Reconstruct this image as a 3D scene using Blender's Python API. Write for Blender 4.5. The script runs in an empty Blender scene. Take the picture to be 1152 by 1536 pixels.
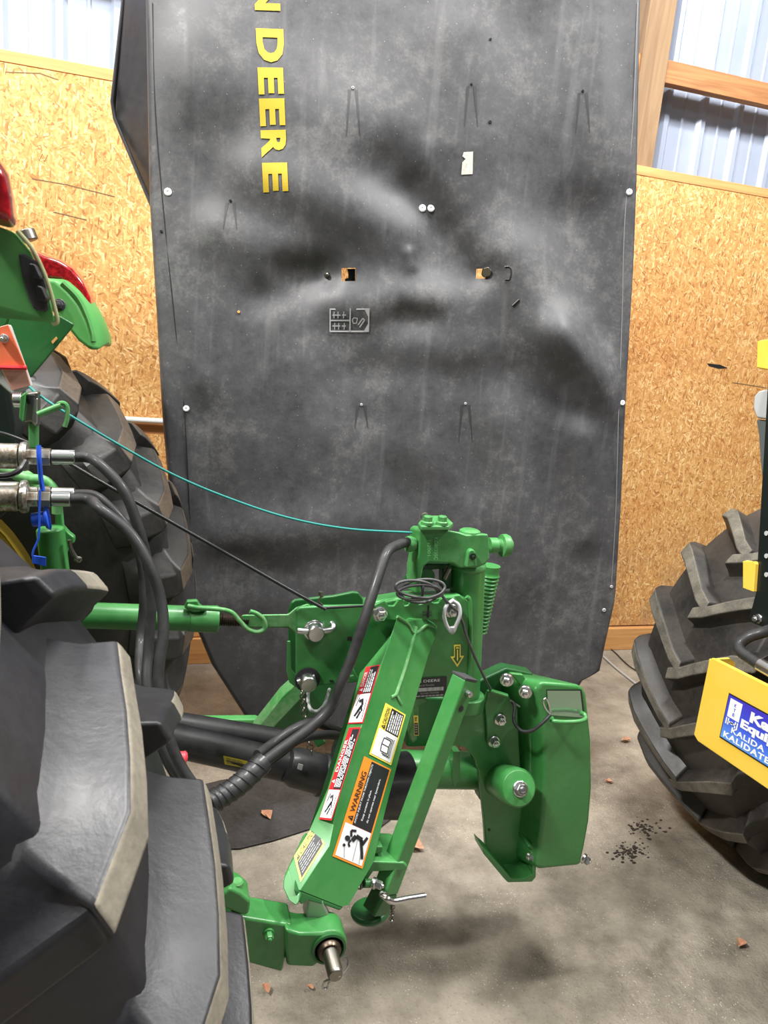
import bpy, bmesh, math, random
from mathutils import Vector, Matrix
V = Vector
R_ = math.radians
rnd = random.Random(7)
col = bpy.context.scene.collection

# ------------------------------------------------------------------ camera frame (metres, X along the back wall, Y into it, Z up)
FPX, TH, RO, PS, EYE = 1110.0, R_(12.2), R_(5.1), R_(16.9), 1.6
_H = V((math.cos(PS), -math.sin(PS), 0)); _G = V((math.sin(PS), math.cos(PS), 0)); _U = V((0, 0, 1))
CF = math.cos(TH) * _G - math.sin(TH) * _U
_D0 = -(math.sin(TH) * _G + math.cos(TH) * _U)
CR = math.cos(RO) * _H - math.sin(RO) * _D0
CD = math.cos(RO) * _D0 + math.sin(RO) * _H
E0 = V((0, 0, EYE))
def ray(x, y): return CF + (x - 576) / FPX * CR + (y - 768) / FPX * CD
def P(x, y, Y):
    r = ray(x, y); return E0 + r * (Y / r.y)
def PX(x, y, X):
    r = ray(x, y); return E0 + r * (X / r.x)
def G(x, y, z=0.0):
    r = ray(x, y); return E0 + r * ((z - EYE) / r.z)
def onpl(x, y, p0, n):
    r = ray(x, y); return E0 + r * ((p0 - E0).dot(n) / r.dot(n))
def pl3(a, b, c): return (b - a).cross(c - a).normalized()

# ------------------------------------------------------------------ materials
def srgb(r, g, b):
    f = lambda c: c / 12.92 if c <= .04045 else ((c + .055) / 1.055) ** 2.4
    return (f(r / 255), f(g / 255), f(b / 255), 1)
class NT:
    def __init__(s, name):
        s.m = bpy.data.materials.new(name); s.m.use_nodes = True
        s.t = s.m.node_tree; s.b = s.t.nodes['Principled BSDF']
    def n(s, typ, ins=None, **at):
        o = s.t.nodes.new(typ)
        for k, v in at.items(): setattr(o, k, v)
        for k, v in (ins or {}).items():
            if hasattr(v, 'is_output'): s.t.links.new(v, o.inputs[k])
            else: o.inputs[k].default_value = v
        return o
    def set(s, **k):
        for a, v in k.items():
            i = s.b.inputs[a.replace('_', ' ')]
            if hasattr(v, 'is_output'): s.t.links.new(v, i)
            else: i.default_value = v
    def obj(s): return s.n('ShaderNodeTexCoord').outputs['Object']
    def noise(s, scale, detail=4, rough=.55, vec=None, dist=0):
        return s.n('ShaderNodeTexNoise', {'Scale': scale, 'Detail': detail, 'Roughness': rough, 'Distortion': dist, 'Vector': vec or s.obj()}).outputs['Fac']
    def ramp(s, fac, *st):
        r = s.n('ShaderNodeValToRGB', {'Fac': fac}); e = r.color_ramp.elements
        while len(e) < len(st): e.new(.5)
        for i, (p, c) in enumerate(st):
            e[i].position = p; e[i].color = c if len(c) == 4 else (*c, 1)
        return r.outputs['Color']
    def mr(s, v, a, b, c=0, d=1):
        return s.n('ShaderNodeMapRange', {'Value': v, 'From Min': a, 'From Max': b, 'To Min': c, 'To Max': d}).outputs['Result']
    def mix(s, f, a, b, mode='MIX'):
        o = s.n('ShaderNodeMix', data_type='RGBA', blend_type=mode)
        for k, v in ((0, f), (6, a), (7, b)):
            if hasattr(v, 'is_output'): s.t.links.new(v, o.inputs[k])
            else: o.inputs[k].default_value = v
        return o.outputs[2]
    def math(s, op, a, b=0.0):
        o = s.n('ShaderNodeMath', operation=op)
        for i, v in enumerate((a, b)):
            if hasattr(v, 'is_output'): s.t.links.new(v, o.inputs[i])
            else: o.inputs[i].default_value = v
        return o.outputs[0]
    def map(s, sc=(1, 1, 1), rot=(0, 0, 0), vec=None):
        return s.n('ShaderNodeMapping', {'Vector': vec or s.obj(), 'Scale': sc, 'Rotation': rot}).outputs['Vector']
    def bump(s, h, st=.3, d=.01):
        s.set(Normal=s.n('ShaderNodeBump', {'Height': h, 'Strength': st, 'Distance': d}).outputs['Normal'])
def flat(name, c, rough=.5, metal=0, spec=.5):
    m = NT(name); m.set(Base_Color=c, Roughness=rough, Metallic=metal, Specular_IOR_Level=spec); return m.m
def paint(name, c, dust, dustc, rough=.32, dscale=9):
    m = NT(name)
    n = m.noise(dscale, 6, .65); n2 = m.noise(70, 3, .6)
    f = m.mr(m.math('ADD', m.math('MULTIPLY', n, .7), m.math('MULTIPLY', n2, .3)), .42, .75, 0, dust)
    m.set(Base_Color=m.mix(f, c, dustc), Roughness=m.mr(n, .3, .7, rough, rough + .18))
    m.set(Coat_Weight=.15, Coat_Roughness=.2)
    return m.m
GREEN = paint('green_paint', srgb(56, 126, 62), .26, srgb(112, 164, 110), .3)
GREEND = paint('dusty_green_paint', srgb(62, 138, 68), .6, srgb(165, 185, 150), .42)
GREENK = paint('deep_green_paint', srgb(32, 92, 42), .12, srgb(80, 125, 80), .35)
CAST = paint('cast_green_paint', srgb(58, 130, 65), .25, srgb(150, 185, 140), .36)
FGREEN = paint('fender_green', srgb(82, 158, 80), .25, srgb(130, 180, 120), .42)
YELD = paint('shaded_rim_yellow', srgb(150, 124, 26), .3, srgb(120, 104, 50), .45)  # rim yellow darkened, its shade put into the colour
YEL = paint('yellow_paint', srgb(238, 196, 70), .2, srgb(240, 212, 125), .4)
STEEL = flat('zinc_steel', srgb(205, 205, 205), .28, 1)
DSTEEL = flat('worn_steel', srgb(140, 136, 128), .38, 1)
def rusty():
    m = NT('worn_coupler_steel'); n = m.noise(60, 5, .7)
    m.set(Base_Color=m.ramp(n, (.4, srgb(196, 196, 190)), (.6, srgb(120, 105, 88))), Metallic=.85, Roughness=m.mr(n, .3, .7, .2, .55)); return m.m
COUP = rusty()
BLK = flat('black_plastic', (.02, .02, .021, 1), .42)
BLKP = flat('black_satin_paint', (.008, .012, .011, 1), .3)
DARK = flat('dark_grey_plastic', (.045, .045, .048, 1), .5)
HOSE = paint('hose_rubber', (.014, .014, .015, 1), .22, (.09, .09, .09, 1), .55, 40)
SHAFT = paint('black_shield_plastic', (.011, .011, .012, 1), .22, (.09, .09, .09, 1), .4, 25)
RED = flat('decal_red', srgb(206, 40, 48), .4); ORG = flat('decal_orange', srgb(246, 146, 48), .4)
WHT = flat('decal_white', srgb(236, 236, 238), .4); BKD = flat('decal_black', srgb(40, 40, 44), .4)
YLD = flat('decal_yellow', srgb(244, 222, 90), .4); YEL2 = flat('lettering_yellow', srgb(182, 156, 30), .6)
GRD = flat('decal_grey', srgb(165, 165, 165), .45); BLUE = flat('blue_plastic', srgb(40, 86, 205), .35)
CORD = flat('teal_cord', srgb(30, 132, 126), .55); TAN = flat('tan_board', srgb(214, 160, 92), .7)
CABLE = flat('black_cable', (.012, .012, .013, 1), .4); GREYT = flat('pale_grey_plastic', srgb(180, 182, 182), .4)
WHTP = flat('white_conduit', srgb(235, 236, 236), .35)
LETG = flat('raised_cast_letters', srgb(104, 176, 108), .4)

def rubber(name, base, dustc, dust, rough, sc=6):
    m = NT(name); n = m.noise(sc, 6, .65); n2 = m.noise(sc * 14, 4, .65)
    f = m.mr(m.math('ADD', m.math('MULTIPLY', n, .65), m.math('MULTIPLY', n2, .35)), .40, .72, 0, dust)
    m.set(Base_Color=m.mix(f, base, dustc), Roughness=m.mr(n, .3, .7, rough, rough + .2), Specular_IOR_Level=.6)
    m.bump(n2, .12, .004); return m.m
RUB = rubber('tyre_rubber', (.012, .012, .015, 1), (.042, .042, .047, 1), .4, .34)
RUBF = rubber('dusty_tyre_rubber', (.012, .011, .010, 1), (.06, .05, .038, 1), .8, .45)
TREAD = rubber('dusty_tread', srgb(112, 106, 94), srgb(158, 150, 132), .9, .7, 10)
RUBD = rubber('dark_tyre_rubber', (.008, .008, .008, 1), (.034, .029, .023, 1), .8, .42)
TREADR = rubber('grey_dusty_tread', srgb(70, 66, 58), srgb(128, 122, 108), .9, .7, 16)
TREADF = rubber('brown_dusty_tread', srgb(62, 52, 42), srgb(104, 88, 70), .9, .6, 10)

def m_osb():
    m = NT('oriented_strand_board'); o = m.obj()
    xyz = m.n('ShaderNodeSeparateXYZ', {'Vector': o}); base = m.n('ShaderNodeCombineXYZ', {'X': xyz.outputs['X'], 'Y': xyz.outputs['Z']}).outputs[0]
    val = None
    warp = m.n('ShaderNodeTexNoise', {'Vector': base, 'Scale': 25.0, 'Detail': 2.0}, noise_dimensions='3D').outputs['Color']
    wb = m.n('ShaderNodeVectorMath', {0: base, 1: m.n('ShaderNodeVectorMath', {0: warp, 'Scale': .012}, operation='SCALE').outputs[0]}, operation='ADD').outputs[0]
    for i, (a, sx, sy) in enumerate(((12, 17, 70), (68, 20, 84), (118, 18, 75), (155, 22, 90), (40, 26, 110), (95, 24, 96))):
        mp0 = m.n('ShaderNodeMapping', {'Vector': wb, 'Rotation': (0, 0, R_(a)), 'Location': (i * 3.3, i * 1.7, 0)}).outputs[0]
        mp = m.n('ShaderNodeMapping', {'Vector': mp0, 'Scale': (sx * 1.6, sy * 1.6, 1)}).outputs[0]
        v = m.n('ShaderNodeTexVoronoi', {'Vector': mp, 'Scale': 1.0, 'Randomness': 1.0}, voronoi_dimensions='2D', feature='F1')
        s = m.n('ShaderNodeSeparateColor', {'Color': v.outputs['Color']})
        if val is None: val = s.outputs['Red']
        else:
            g = m.mr(s.outputs['Green'], .66, .69, 0, 1)
            mx = m.n('ShaderNodeMix', data_type='FLOAT'); m.t.links.new(g, mx.inputs[0]); m.t.links.new(val, mx.inputs[2]); m.t.links.new(s.outputs['Red'], mx.inputs[3]); val = mx.outputs[0]
    big = m.noise(1.3, 3, .6)
    c = m.ramp(val, (0, srgb(160, 102, 52)), (.14, srgb(196, 140, 78)), (.5, srgb(214, 160, 94)), (.82, srgb(228, 180, 114)), (1, srgb(244, 212, 154)))
    c = m.mix(m.mr(big, .45, .75, 0, .35), c, srgb(214, 148, 80), 'MULTIPLY')
    fine = m.n('ShaderNodeTexNoise', {'Vector': m.map((40, 1, 190)), 'Scale': 1.0, 'Detail': 3.0}).outputs['Fac']
    c = m.mix(m.mr(fine, .62, .74, 0, .4), c, srgb(160, 104, 56))
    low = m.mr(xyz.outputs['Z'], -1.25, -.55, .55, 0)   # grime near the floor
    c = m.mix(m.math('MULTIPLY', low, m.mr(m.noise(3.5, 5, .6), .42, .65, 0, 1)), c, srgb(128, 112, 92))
    m.set(Base_Color=c, Roughness=.72); m.bump(val, .12, .002); return m.m
def m_wood(name, a, b, sc, rough=.65):
    m = NT(name); w = m.n('ShaderNodeTexNoise', {'Vector': m.map(sc), 'Scale': 1.0, 'Detail': 5.0, 'Distortion': 1.6}).outputs['Fac']
    m.set(Base_Color=m.ramp(w, (.3, a), (.7, b)), Roughness=rough); m.bump(w, .08, .004); return m.m
def m_floor():
    m = NT('dusty_concrete_floor'); a = m.noise(1.1, 6, .6, dist=.4); b = m.noise(7, 7, .7); d = m.noise(110, 4, .7)
    c = m.ramp(m.math('ADD', m.math('MULTIPLY', a, .55), m.math('MULTIPLY', b, .45)), (.36, srgb(98, 91, 80)), (.5, srgb(150, 141, 126)), (.64, srgb(182, 172, 155)))
    c = m.mix(m.mr(d, .56, .72, 0, .55), c, srgb(96, 88, 78))
    v = m.n('ShaderNodeTexVoronoi', {'Vector': m.obj(), 'Scale': 95.0, 'Randomness': 1.0}).outputs['Distance']
    sp = m.math('MULTIPLY', m.mr(v, .08, .2, 1, 0), m.mr(m.noise(5, 4, .6), .46, .6, 0, .9))
    c = m.mix(sp, c, srgb(226, 220, 208))
    m.set(Base_Color=c, Roughness=.85)
    m.bump(m.math('ADD', m.math('MULTIPLY', d, .5), m.math('MULTIPLY', b, .9)), 1.0, .014); return m.m
def m_siding():
    m = NT('white_metal_siding'); n = m.noise(2, 3)
    m.set(Base_Color=m.ramp(n, (.3, srgb(160, 172, 194)), (.7, srgb(178, 188, 208))), Metallic=.15, Roughness=.38); return m.m
def m_cover():
    m = NT('black_vinyl_cover')
    a = m.noise(3.2, 7, .68, dist=.3); b = m.noise(22, 6, .7); c = m.noise(130, 3, .6)
    f = m.math('ADD', m.math('ADD', m.math('MULTIPLY', a, .5), m.math('MULTIPLY', b, .34)), m.math('MULTIPLY', c, .16))
    st = m.n('ShaderNodeTexNoise', {'Vector': m.map((26, 26, 1.1)), 'Scale': 1.0, 'Detail': 4.0}).outputs['Fac']
    colr = m.ramp(f, (.36, (.034, .034, .038, 1)), (.52, (.062, .062, .066, 1)), (.68, (.145, .145, .14, 1)))
    colr = m.mix(m.mr(st, .58, .74, 0, .22), colr, (.19, .19, .19, 1))
    v = m.n('ShaderNodeTexVoronoi', {'Vector': m.map(vec=m.obj()), 'Scale': 34.0, 'Randomness': 1.0}).outputs['Distance']
    colr = m.mix(m.mr(v, .03, .07, .7, 0), colr, (.24, .24, .23, 1))
    zz = m.n('ShaderNodeSeparateXYZ', {'Vector': m.obj()}).outputs['Z']
    m.set(Base_Color=colr, Roughness=m.mr(f, .38, .62, .42, .66), Specular_IOR_Level=.55)
    m.bump(m.math('ADD', m.math('MULTIPLY', c, .4), b), .07, .004); return m.m
OSB = m_osb(); FLOOR = m_floor(); SIDING = m_siding(); COVER = m_cover()
WOOD = m_wood('pine_board', srgb(196, 136, 78), srgb(222, 170, 108), (1.2, 14, 26))
WOODD = m_wood('brown_girt', srgb(150, 98, 56), srgb(196, 140, 88), (1.5, 20, 30))
POST = m_wood('grey_brown_post', srgb(128, 100, 70), srgb(158, 128, 94), (20, 20, 1.6))
def m_lens():
    m = NT('red_lens'); n = m.noise(90, 2)
    m.set(Base_Color=m.ramp(n, (.4, srgb(128, 10, 20)), (.65, srgb(188, 28, 36))), Roughness=.16, Coat_Weight=.5); return m.m
LENS = m_lens()
REFL = flat('glossy_green_film', srgb(150, 176, 152), .12, .55)
LEAF = m_wood('dry_leaf', srgb(170, 116, 86), srgb(206, 160, 130), (30, 30, 30))
def m_orange():
    m = NT('faded_orange_film'); n = m.noise(14, 5)
    m.set(Base_Color=m.ramp(n, (.35, srgb(232, 104, 66)), (.7, srgb(240, 130, 88))), Roughness=.5); return m.m
ORANGE = m_orange(); PINK = flat('faded_red_reflector', srgb(176, 128, 112), .5)
def m_signblue():
    m = NT('blue_fade_sign'); uv = m.n('ShaderNodeSeparateXYZ', {'Vector': m.obj()}).outputs['Z']
    m.set(Base_Color=m.ramp(m.mr(uv, -.07, .05), (0, srgb(96, 158, 236)), (.5, srgb(62, 84, 214)), (1, srgb(66, 56, 186))), Roughness=.3); return m.m
SBLUE = m_signblue()

# ------------------------------------------------------------------ mesh tools
def wloc(o):
    l = V((0, 0, 0))
    while o is not None: l += o['_w'] if False else o.location * 0; o = None
    return l
WORLD = {}
class MB:
    def __init__(s): s.v, s.f, s.m = [], [], []
    def add(s, vs, fs, mi=0):
        b = len(s.v); s.v += [V(p) for p in vs]
        for f in fs: s.f.append([b + i for i in f]); s.m.append(mi)
        return s
    def loft(s, loops, mi=0, cap=True, closed=False, ring=True):
        n = len(loops[0]); vs = [p for l in loops for p in l]; fs = []
        k = len(loops)
        for i in range(k if closed else k - 1):
            a, b = i * n, ((i + 1) % k) * n
            for j in range(n if ring else n - 1):
                j2 = (j + 1) % n; fs.append((a + j, a + j2, b + j2, b + j))
        if cap and not closed: fs += [tuple(range(n))[::-1], tuple(range((k - 1) * n, k * n))]
        return s.add(vs, fs, mi)
    def prism(s, pts, vec, mi=0): return s.loft([list(pts), [p + V(vec) for p in pts]], mi)
    def tube(s, pts, r, n=10, mi=0, closed=False, cap=True):
        pts = [V(p) for p in pts]; k = len(pts); loops = []; prev = None
        for i in range(k):
            if closed: t = pts[(i + 1) % k] - pts[i - 1]
            else: t = pts[min(i + 1, k - 1)] - pts[max(i - 1, 0)]
            t.normalize()
            if prev is None:
                u = t.cross(V((0, 0, 1)));
                if u.length < 1e-3: u = t.cross(V((1, 0, 0)))
            else: u = prev - t * prev.dot(t)
            u.normalize(); prev = u; w = t.cross(u); rr = r[i] if isinstance(r, (list, tuple)) else r
            loops.append([pts[i] + rr * (math.cos(2 * math.pi * j / n) * u + math.sin(2 * math.pi * j / n) * w) for j in range(n)])
        return s.loft(loops, mi, cap, closed)
    def lathe(s, p, d, prof, n=24, mi=0):
        d = V(d).normalized(); u = d.cross(V((0, 0, 1)))
        if u.length < 1e-3: u = d.cross(V((1, 0, 0)))
        u.normalize(); w = d.cross(u)
        return s.loft([[p + d * h + max(r, 1e-5) * (math.cos(2 * math.pi * j / n) * u + math.sin(2 * math.pi * j / n) * w) for j in range(n)] for h, r in prof], mi)
    def box(s, c, a, b, e, mi=0):
        c, a, b, e = V(c), V(a), V(b), V(e)
        return s.loft([[c - a - b - e, c + a - b - e, c + a + b - e, c - a + b - e], [c - a - b + e, c + a - b + e, c + a + b + e, c - a + b + e]], mi)
    def ab(s, x0, x1, y0, y1, z0, z1, mi=0):
        return s.box(((x0 + x1) / 2, (y0 + y1) / 2, (z0 + z1) / 2), ((x1 - x0) / 2, 0, 0), (0, (y1 - y0) / 2, 0), (0, 0, (z1 - z0) / 2), mi)
    def build(s, name, mats, parent=None, bevel=0, seg=2, smooth=38, recalc=True, origin=None, label=None):
        mats = mats if isinstance(mats, (list, tuple)) else [mats]
        lo = V([min(p[i] for p in s.v) for i in range(3)]); hi = V([max(p[i] for p in s.v) for i in range(3)])
        c = origin if origin is not None else (lo + hi) / 2
        me = bpy.data.meshes.new(name); me.from_pydata([p - c for p in s.v], [], s.f)
        for m in mats: me.materials.append(m)
        for p, mi in zip(me.polygons, s.m): p.material_index = mi
        if recalc:
            b = bmesh.new(); b.from_mesh(me); bmesh.ops.recalc_face_normals(b, faces=b.faces); b.to_mesh(me); b.free()
        me.update()
        if smooth:
            for p in me.polygons: p.use_smooth = True
            me.set_sharp_from_angle(angle=R_(smooth))
        o = bpy.data.objects.new(name, me); col.objects.link(o); o.location = c; WORLD[o] = c
        if parent is not None:
            o.parent = parent; o.matrix_parent_inverse = Matrix.Translation(-WORLD[parent])
        if bevel:
            md = o.modifiers.new('bevel', 'BEVEL'); md.width = bevel; md.segments = seg; md.limit_method = 'ANGLE'; md.angle_limit = R_(35); md.harden_normals = True
        if label: o['label'] = label
        return o
def tag(o, label=None, cat=None, group=None, kind=None):
    for k, v in (('label', label), ('category', cat), ('group', group), ('kind', kind)):
        if v: o[k] = v
    return o
def thing(name, label, cat, loc, group=None):
    o = bpy.data.objects.new(name, None); col.objects.link(o); o.location = loc; WORLD[o] = V(loc); o.empty_display_size = .1
    return tag(o, label, cat, group)
def cat_(pts, n=8):
    pts = [V(p) for p in pts]; q = [2 * pts[0] - pts[1]] + pts + [2 * pts[-1] - pts[-2]]; out = []
    for i in range(1, len(q) - 2):
        a, b, c, d = q[i - 1:i + 3]
        for k in range(n):
            t = k / n
            out.append(.5 * (2 * b + (c - a) * t + (2 * a - 5 * b + 4 * c - d) * t * t + (3 * b - a - 3 * c + d) * t ** 3))
    return out + [pts[-1]]
def circ(c, a, b, n=24): return [c + a * math.cos(2 * math.pi * i / n) + b * math.sin(2 * math.pi * i / n) for i in range(n)]
def lerp(a, b, t): return a + (b - a) * t
def plate(name, px, Y, th, mat, parent, bevel=.003, **k):
    """a plate parallel to the back wall: outline drawn at depth Y, thickness th going away"""
    return MB().prism([P(x, y, Y) for x, y in px], (0, th, 0)).build(name, mat, parent, bevel, **k)
def bolt(parent, p, d, r=.011, mat=None, name='bolt', stud=True):
    d = V(d).normalized(); b = MB()
    b.lathe(p - d * .004, d, [(0, r * 1.35), (.006, r * 1.35), (.0075, r * 1.2)], 20)
    b.lathe(p, d, [(0, r), (.013, r), (.015, r * .85)], 6)
    if stud: b.lathe(p, d, [(.012, r * .55), (.018, r * .5), (.019, r * .3)], 12)
    return b.build(name, mat or STEEL, parent, smooth=30)

# ------------------------------------------------------------------ flat lettering and printed labels
_tc = {}
def text2d(s, bold=0.0, space=1.0):
    k = (s, bold, space)
    if k in _tc: return _tc[k]
    cu = bpy.data.curves.new('t', 'FONT'); cu.body = s; cu.offset = bold; cu.space_character = space; cu.resolution_u = 3
    o = bpy.data.objects.new('t', cu); col.objects.link(o)
    dg = bpy.context.evaluated_depsgraph_get(); dg.update(); me = o.evaluated_get(dg).to_mesh()
    vs = [(v.co.x, v.co.y) for v in me.vertices]; fs = [tuple(p.vertices) for p in me.polygons]
    o.evaluated_get(dg).to_mesh_clear(); bpy.data.objects.remove(o); bpy.data.curves.remove(cu)
    x0 = min(v[0] for v in vs); x1 = max(v[0] for v in vs); y0 = min(v[1] for v in vs); y1 = max(v[1] for v in vs)
    _tc[k] = ([((x - x0) / (x1 - x0), 1 - (y - y0) / (y1 - y0)) for x, y in vs], fs); return _tc[k]
class Label:
    """a printed label: corners TL, TR, BR, BL in reading direction; items laid out in u (along) and v (down)"""
    def __init__(s, c, lift=.0012, warp=None):
        s.c = [V(p) for p in c]; s.b = MB(); s.mats = []; s.lay = 0; s.warp = warp
        n = (s.c[1] - s.c[0]).cross(s.c[3] - s.c[0]).normalized()
        if n.dot(E0 - s.c[0]) < 0: n = -n
        s.n = n; s.lift = lift
    def mi(s, m):
        if m not in s.mats: s.mats.append(m)
        return s.mats.index(m)
    def at(s, u, v, l):
        p = lerp(lerp(s.c[0], s.c[1], u), lerp(s.c[3], s.c[2], u), v)
        if s.warp: p = s.warp(p)
        return p + s.n * (s.lift + l * .0005)
    def poly(s, pts, m, l=1): s.b.add([s.at(u, v, l) for u, v in pts], [tuple(range(len(pts)))], s.mi(m)); return s
    def rect(s, u0, v0, u1, v1, m, l=1): return s.poly([(u0, v0), (u1, v0), (u1, v1), (u0, v1)], m, l)
    def text(s, t, u0, v0, u1, v1, m, l=2, bold=0, space=1):
        vs, fs = text2d(t, bold, space); s.b.add([s.at(u0 + (u1 - u0) * x, v0 + (v1 - v0) * y, l) for x, y in vs], fs, s.mi(m)); return s
    def lines(s, u0, v0, u1, v1, n, m, l=2, fill=.5, words=5, seed=1):
        r = random.Random(seed)
        for i in range(n):
            a = v0 + (v1 - v0) * i / n; b = a + (v1 - v0) / n * fill; u = u0; end = u1 - (u1 - u0) * r.uniform(0, .25)
            while u < end - .01:
                w = (u1 - u0) / words * r.uniform(.5, 1.25); s.rect(u, a, min(u + w, end), b, m, l); u += w + (u1 - u0) * .025
        return s
    def stroke(s, pts, w, m, l=3, asp=1.0):
        for (a, b), (c, d) in zip(pts, pts[1:]):
            dx, dy = (c - a), (d - b) * asp; L = math.hypot(dx, dy) or 1; nx, ny = -dy / L * w, dx / L * w / asp
            s.poly([(a + nx, b + ny), (c + nx, d + ny), (c - nx, d - ny), (a - nx, b - ny)], m, l)
        return s
    def dot(s, u, v, r, m, l=3, asp=1.0): return s.poly([(u + r * math.cos(t * .524), v + r / asp * math.sin(t * .524)) for t in range(12)], m, l)
    def build(s, name, parent, label=None): return s.b.build(name, s.mats, parent, smooth=0, recalc=False, label=label)

# ================================================================== SETTING
WY = 3.56
def struct(o): o['kind'] = 'structure'; return o
b = MB(); b.add([(-7, -5, 0), (9, -5, 0), (9, 4.2, 0), (-7, 4.2, 0)], [(0, 1, 2, 3)]); struct(b.build('floor', FLOOR, smooth=0))
b = MB(); b.ab(-6, 8, WY, WY + .014, 1.19, 2.585); b.ab(.35, 8, WY, WY + .014, .145, 1.19); b.ab(-6, .35, WY, WY + .014, .145, 1.135); struct(b.build('wall_back', OSB, smooth=0))
b = MB(); b.ab(-6, .35, WY + .004, WY + .05, 1.12, 1.2); struct(b.build('trim_1', WOODD, smooth=0))                     # girt seen in the gap between the sheets
b = MB(); b.ab(-6, 8, WY - .028, WY + .03, 0, .135); b.ab(-6, .5, WY - .012, WY + .03, .138, .225); struct(b.build('baseboard_back', WOOD, None, .004))
b = MB(); b.ab(-6, 8, WY - .002, WY + .05, 2.587, 2.632); struct(b.build('trim_2', WOOD, None, .003))
b = MB(); b.ab(-6, 8, WY + .03, WY + .085, 3.04, 3.145); struct(b.build('trim_3', WOODD, None, .003))
# post behind the strand board
pr = P(1016, 0, WY + .02); b = MB(); b.ab(pr.x - .15, pr.x, WY + .016, WY + .17, 0, 5.2); struct(b.build('trim_4', POST, None, .004))
# ribbed metal siding behind the framing
b = MB(); y0 = WY + .2; xs = []; x = -6.0
while x < 8:
    xs += [(x, 0), (x + .018, -.02), (x + .045, -.02), (x + .063, 0), (x + .135, 0), (x + .141, -.005), (x + .151, -.005), (x + .157, 0)]
    x += .229
b.loft([[V((x, y0 + d, 2.3)) for x, d in xs], [V((x, y0 + d, 5.2)) for x, d in xs]], cap=False, ring=False); struct(b.build('wall_siding', SIDING, smooth=0, recalc=False))

# screw-line and pen marks scribbled on the boards
for i, pts in enumerate(([(48, 268), (100, 277), (172, 295)], [(80, 318), (130, 330)], [(55, 226), (58, 242), (64, 230), (66, 243), (72, 232)], [(6, 130), (4, 190), (3, 230)], [(8, 108), (60, 110), (88, 120)], [(1098, 574), (1120, 577), (1150, 582)])):
    b = MB(); q = [P(x, y, WY - .001) for x, y in pts]; w_ = V((0, 0, .0022)); b.loft([[p - w_ for p in q], [p + w_ for p in q]], cap=False, ring=False); struct(b.build('wall_pen_mark', flat('pencil_mark', srgb(120, 96, 66), .8), smooth=0))
b = MB(); b.prism([P(x, y, WY - .002) for x, y in ((1061, 545), (1064, 549), (1078, 553), (1092, 552), (1080, 547), (1070, 546))], (0, .003, 0)); struct(b.build('wall_slot', BLK, smooth=0))

# ================================================================== TYRES
def tyre(parent, c, R, W, n_lug, mats, phase=0, sweep=R_(12), h=.045, rim_r=.5, flip=1, seg=112, lugw=.026, drop=.14, stag=.5, fat=1.75, crown=.014, up=None, worn=0):
    """lugged tractor tyre, axle along Y, centre c; mats = (rubber, lug top)"""
    hw = W / 2; Rc = R - h
    prof = [(0, 0)]
    cs = [(hw * t, Rc - crown * t * t) for t in (0, .25, .5, .75, .92)] + [(hw * 1.0, Rc - crown - .016), (hw * 1.06, Rc - crown - .05), (hw * 1.1, Rc - .12), (hw * 1.08, Rc - .2), (hw * .98, R * rim_r + .03), (hw * .9, R * rim_r)]
    full = [(-w, r) for w, r in cs[:0:-1]] + cs
    b = MB(); loops = []
    for i in range(seg):
        a = 2 * math.pi * i / seg; loops.append([c + V((r * math.cos(a), w, r * math.sin(a))) for w, r in full])
    b.loft(loops, 0, False, True, False)
    # arc-length path of the half profile, for the lugs
    def path(q):
        q = max(0, q); ww = [cs[0]]; acc = 0
        for p0, p1 in zip(cs, cs[1:]):
            L = math.hypot(p1[0] - p0[0], p1[1] - p0[1])
            if q <= acc + L or p1 is cs[-1]:
                t = (q - acc) / L; dx, dy = (p1[0] - p0[0]) / L, (p1[1] - p0[1]) / L
                return lerp(p0[0], p1[0], t), lerp(p0[1], p1[1], t), -dy, dx
            acc += L
    for side in (-1, 1):
        for k in range(n_lug):
            th0 = 2 * math.pi * (k + (stag if side > 0 else 0)) / n_lug + phase
            st = []
            Q = hw + .03
            for i, (q, hh) in enumerate(((-.025, 1), (.03, 1), (Q * .3, 1), (Q * .5, 1), (Q * .7, 1), (Q * .88, 1), (Q * .985, 1.0), (Q + .045, .75), (Q + drop, .12))):
                w, r, nw, nr = path(q)
                if q < 0: w = q; nw, nr = 0, 1
                if i == 6: nw, nr = .42, .9
                if i == 7: nw, nr = .93, .36
                ang = th0 + flip * sweep * (min(max(q, 0), Q * 1.02) / Q) ** .9
                if i >= 7: ang += flip * R_(.4) * (i - 6)
                fl = 1 + .25 * (q / Q if q < Q else 1)
                tw, bw = lugw * fl / r, lugw * fat * fl / r
                H = h * hh
                def pt(da, hgt):
                    rr, ww = r + nr * hgt, (w + nw * hgt) * side
                    return c + V((rr * math.cos(ang + da), ww, rr * math.sin(ang + da)))
                bu = bw if up is None else lugw * up * fl / r
                st.append([pt(-bw, -.006), pt(-tw, H), pt(tw, H), pt(tw + (bu - tw) * .35, H * .42), pt(tw + (bu - tw) * .68, H * .1), pt(bu, -.006)])
            base = len(b.v)
            b.v += [p for s4 in st for p in s4]
            for i in range(len(st) - 1):
                for j in range(5):
                    b.f.append([base + i * 6 + j, base + i * 6 + j + 1, base + i * 6 + 7 + j, base + i * 6 + 6 + j]); b.m.append(1 if j == 1 and (worn if side > 0 else 0) <= i < 5 else 0)
            b.f.append([base + j for j in range(6)]); b.m.append(0); e = base + (len(st) - 1) * 6; b.f.append([e + j for j in range(6)]); b.m.append(0)
    return b.build('tyre', list(mats), parent, .006, 2, smooth=32, origin=c)
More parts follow.
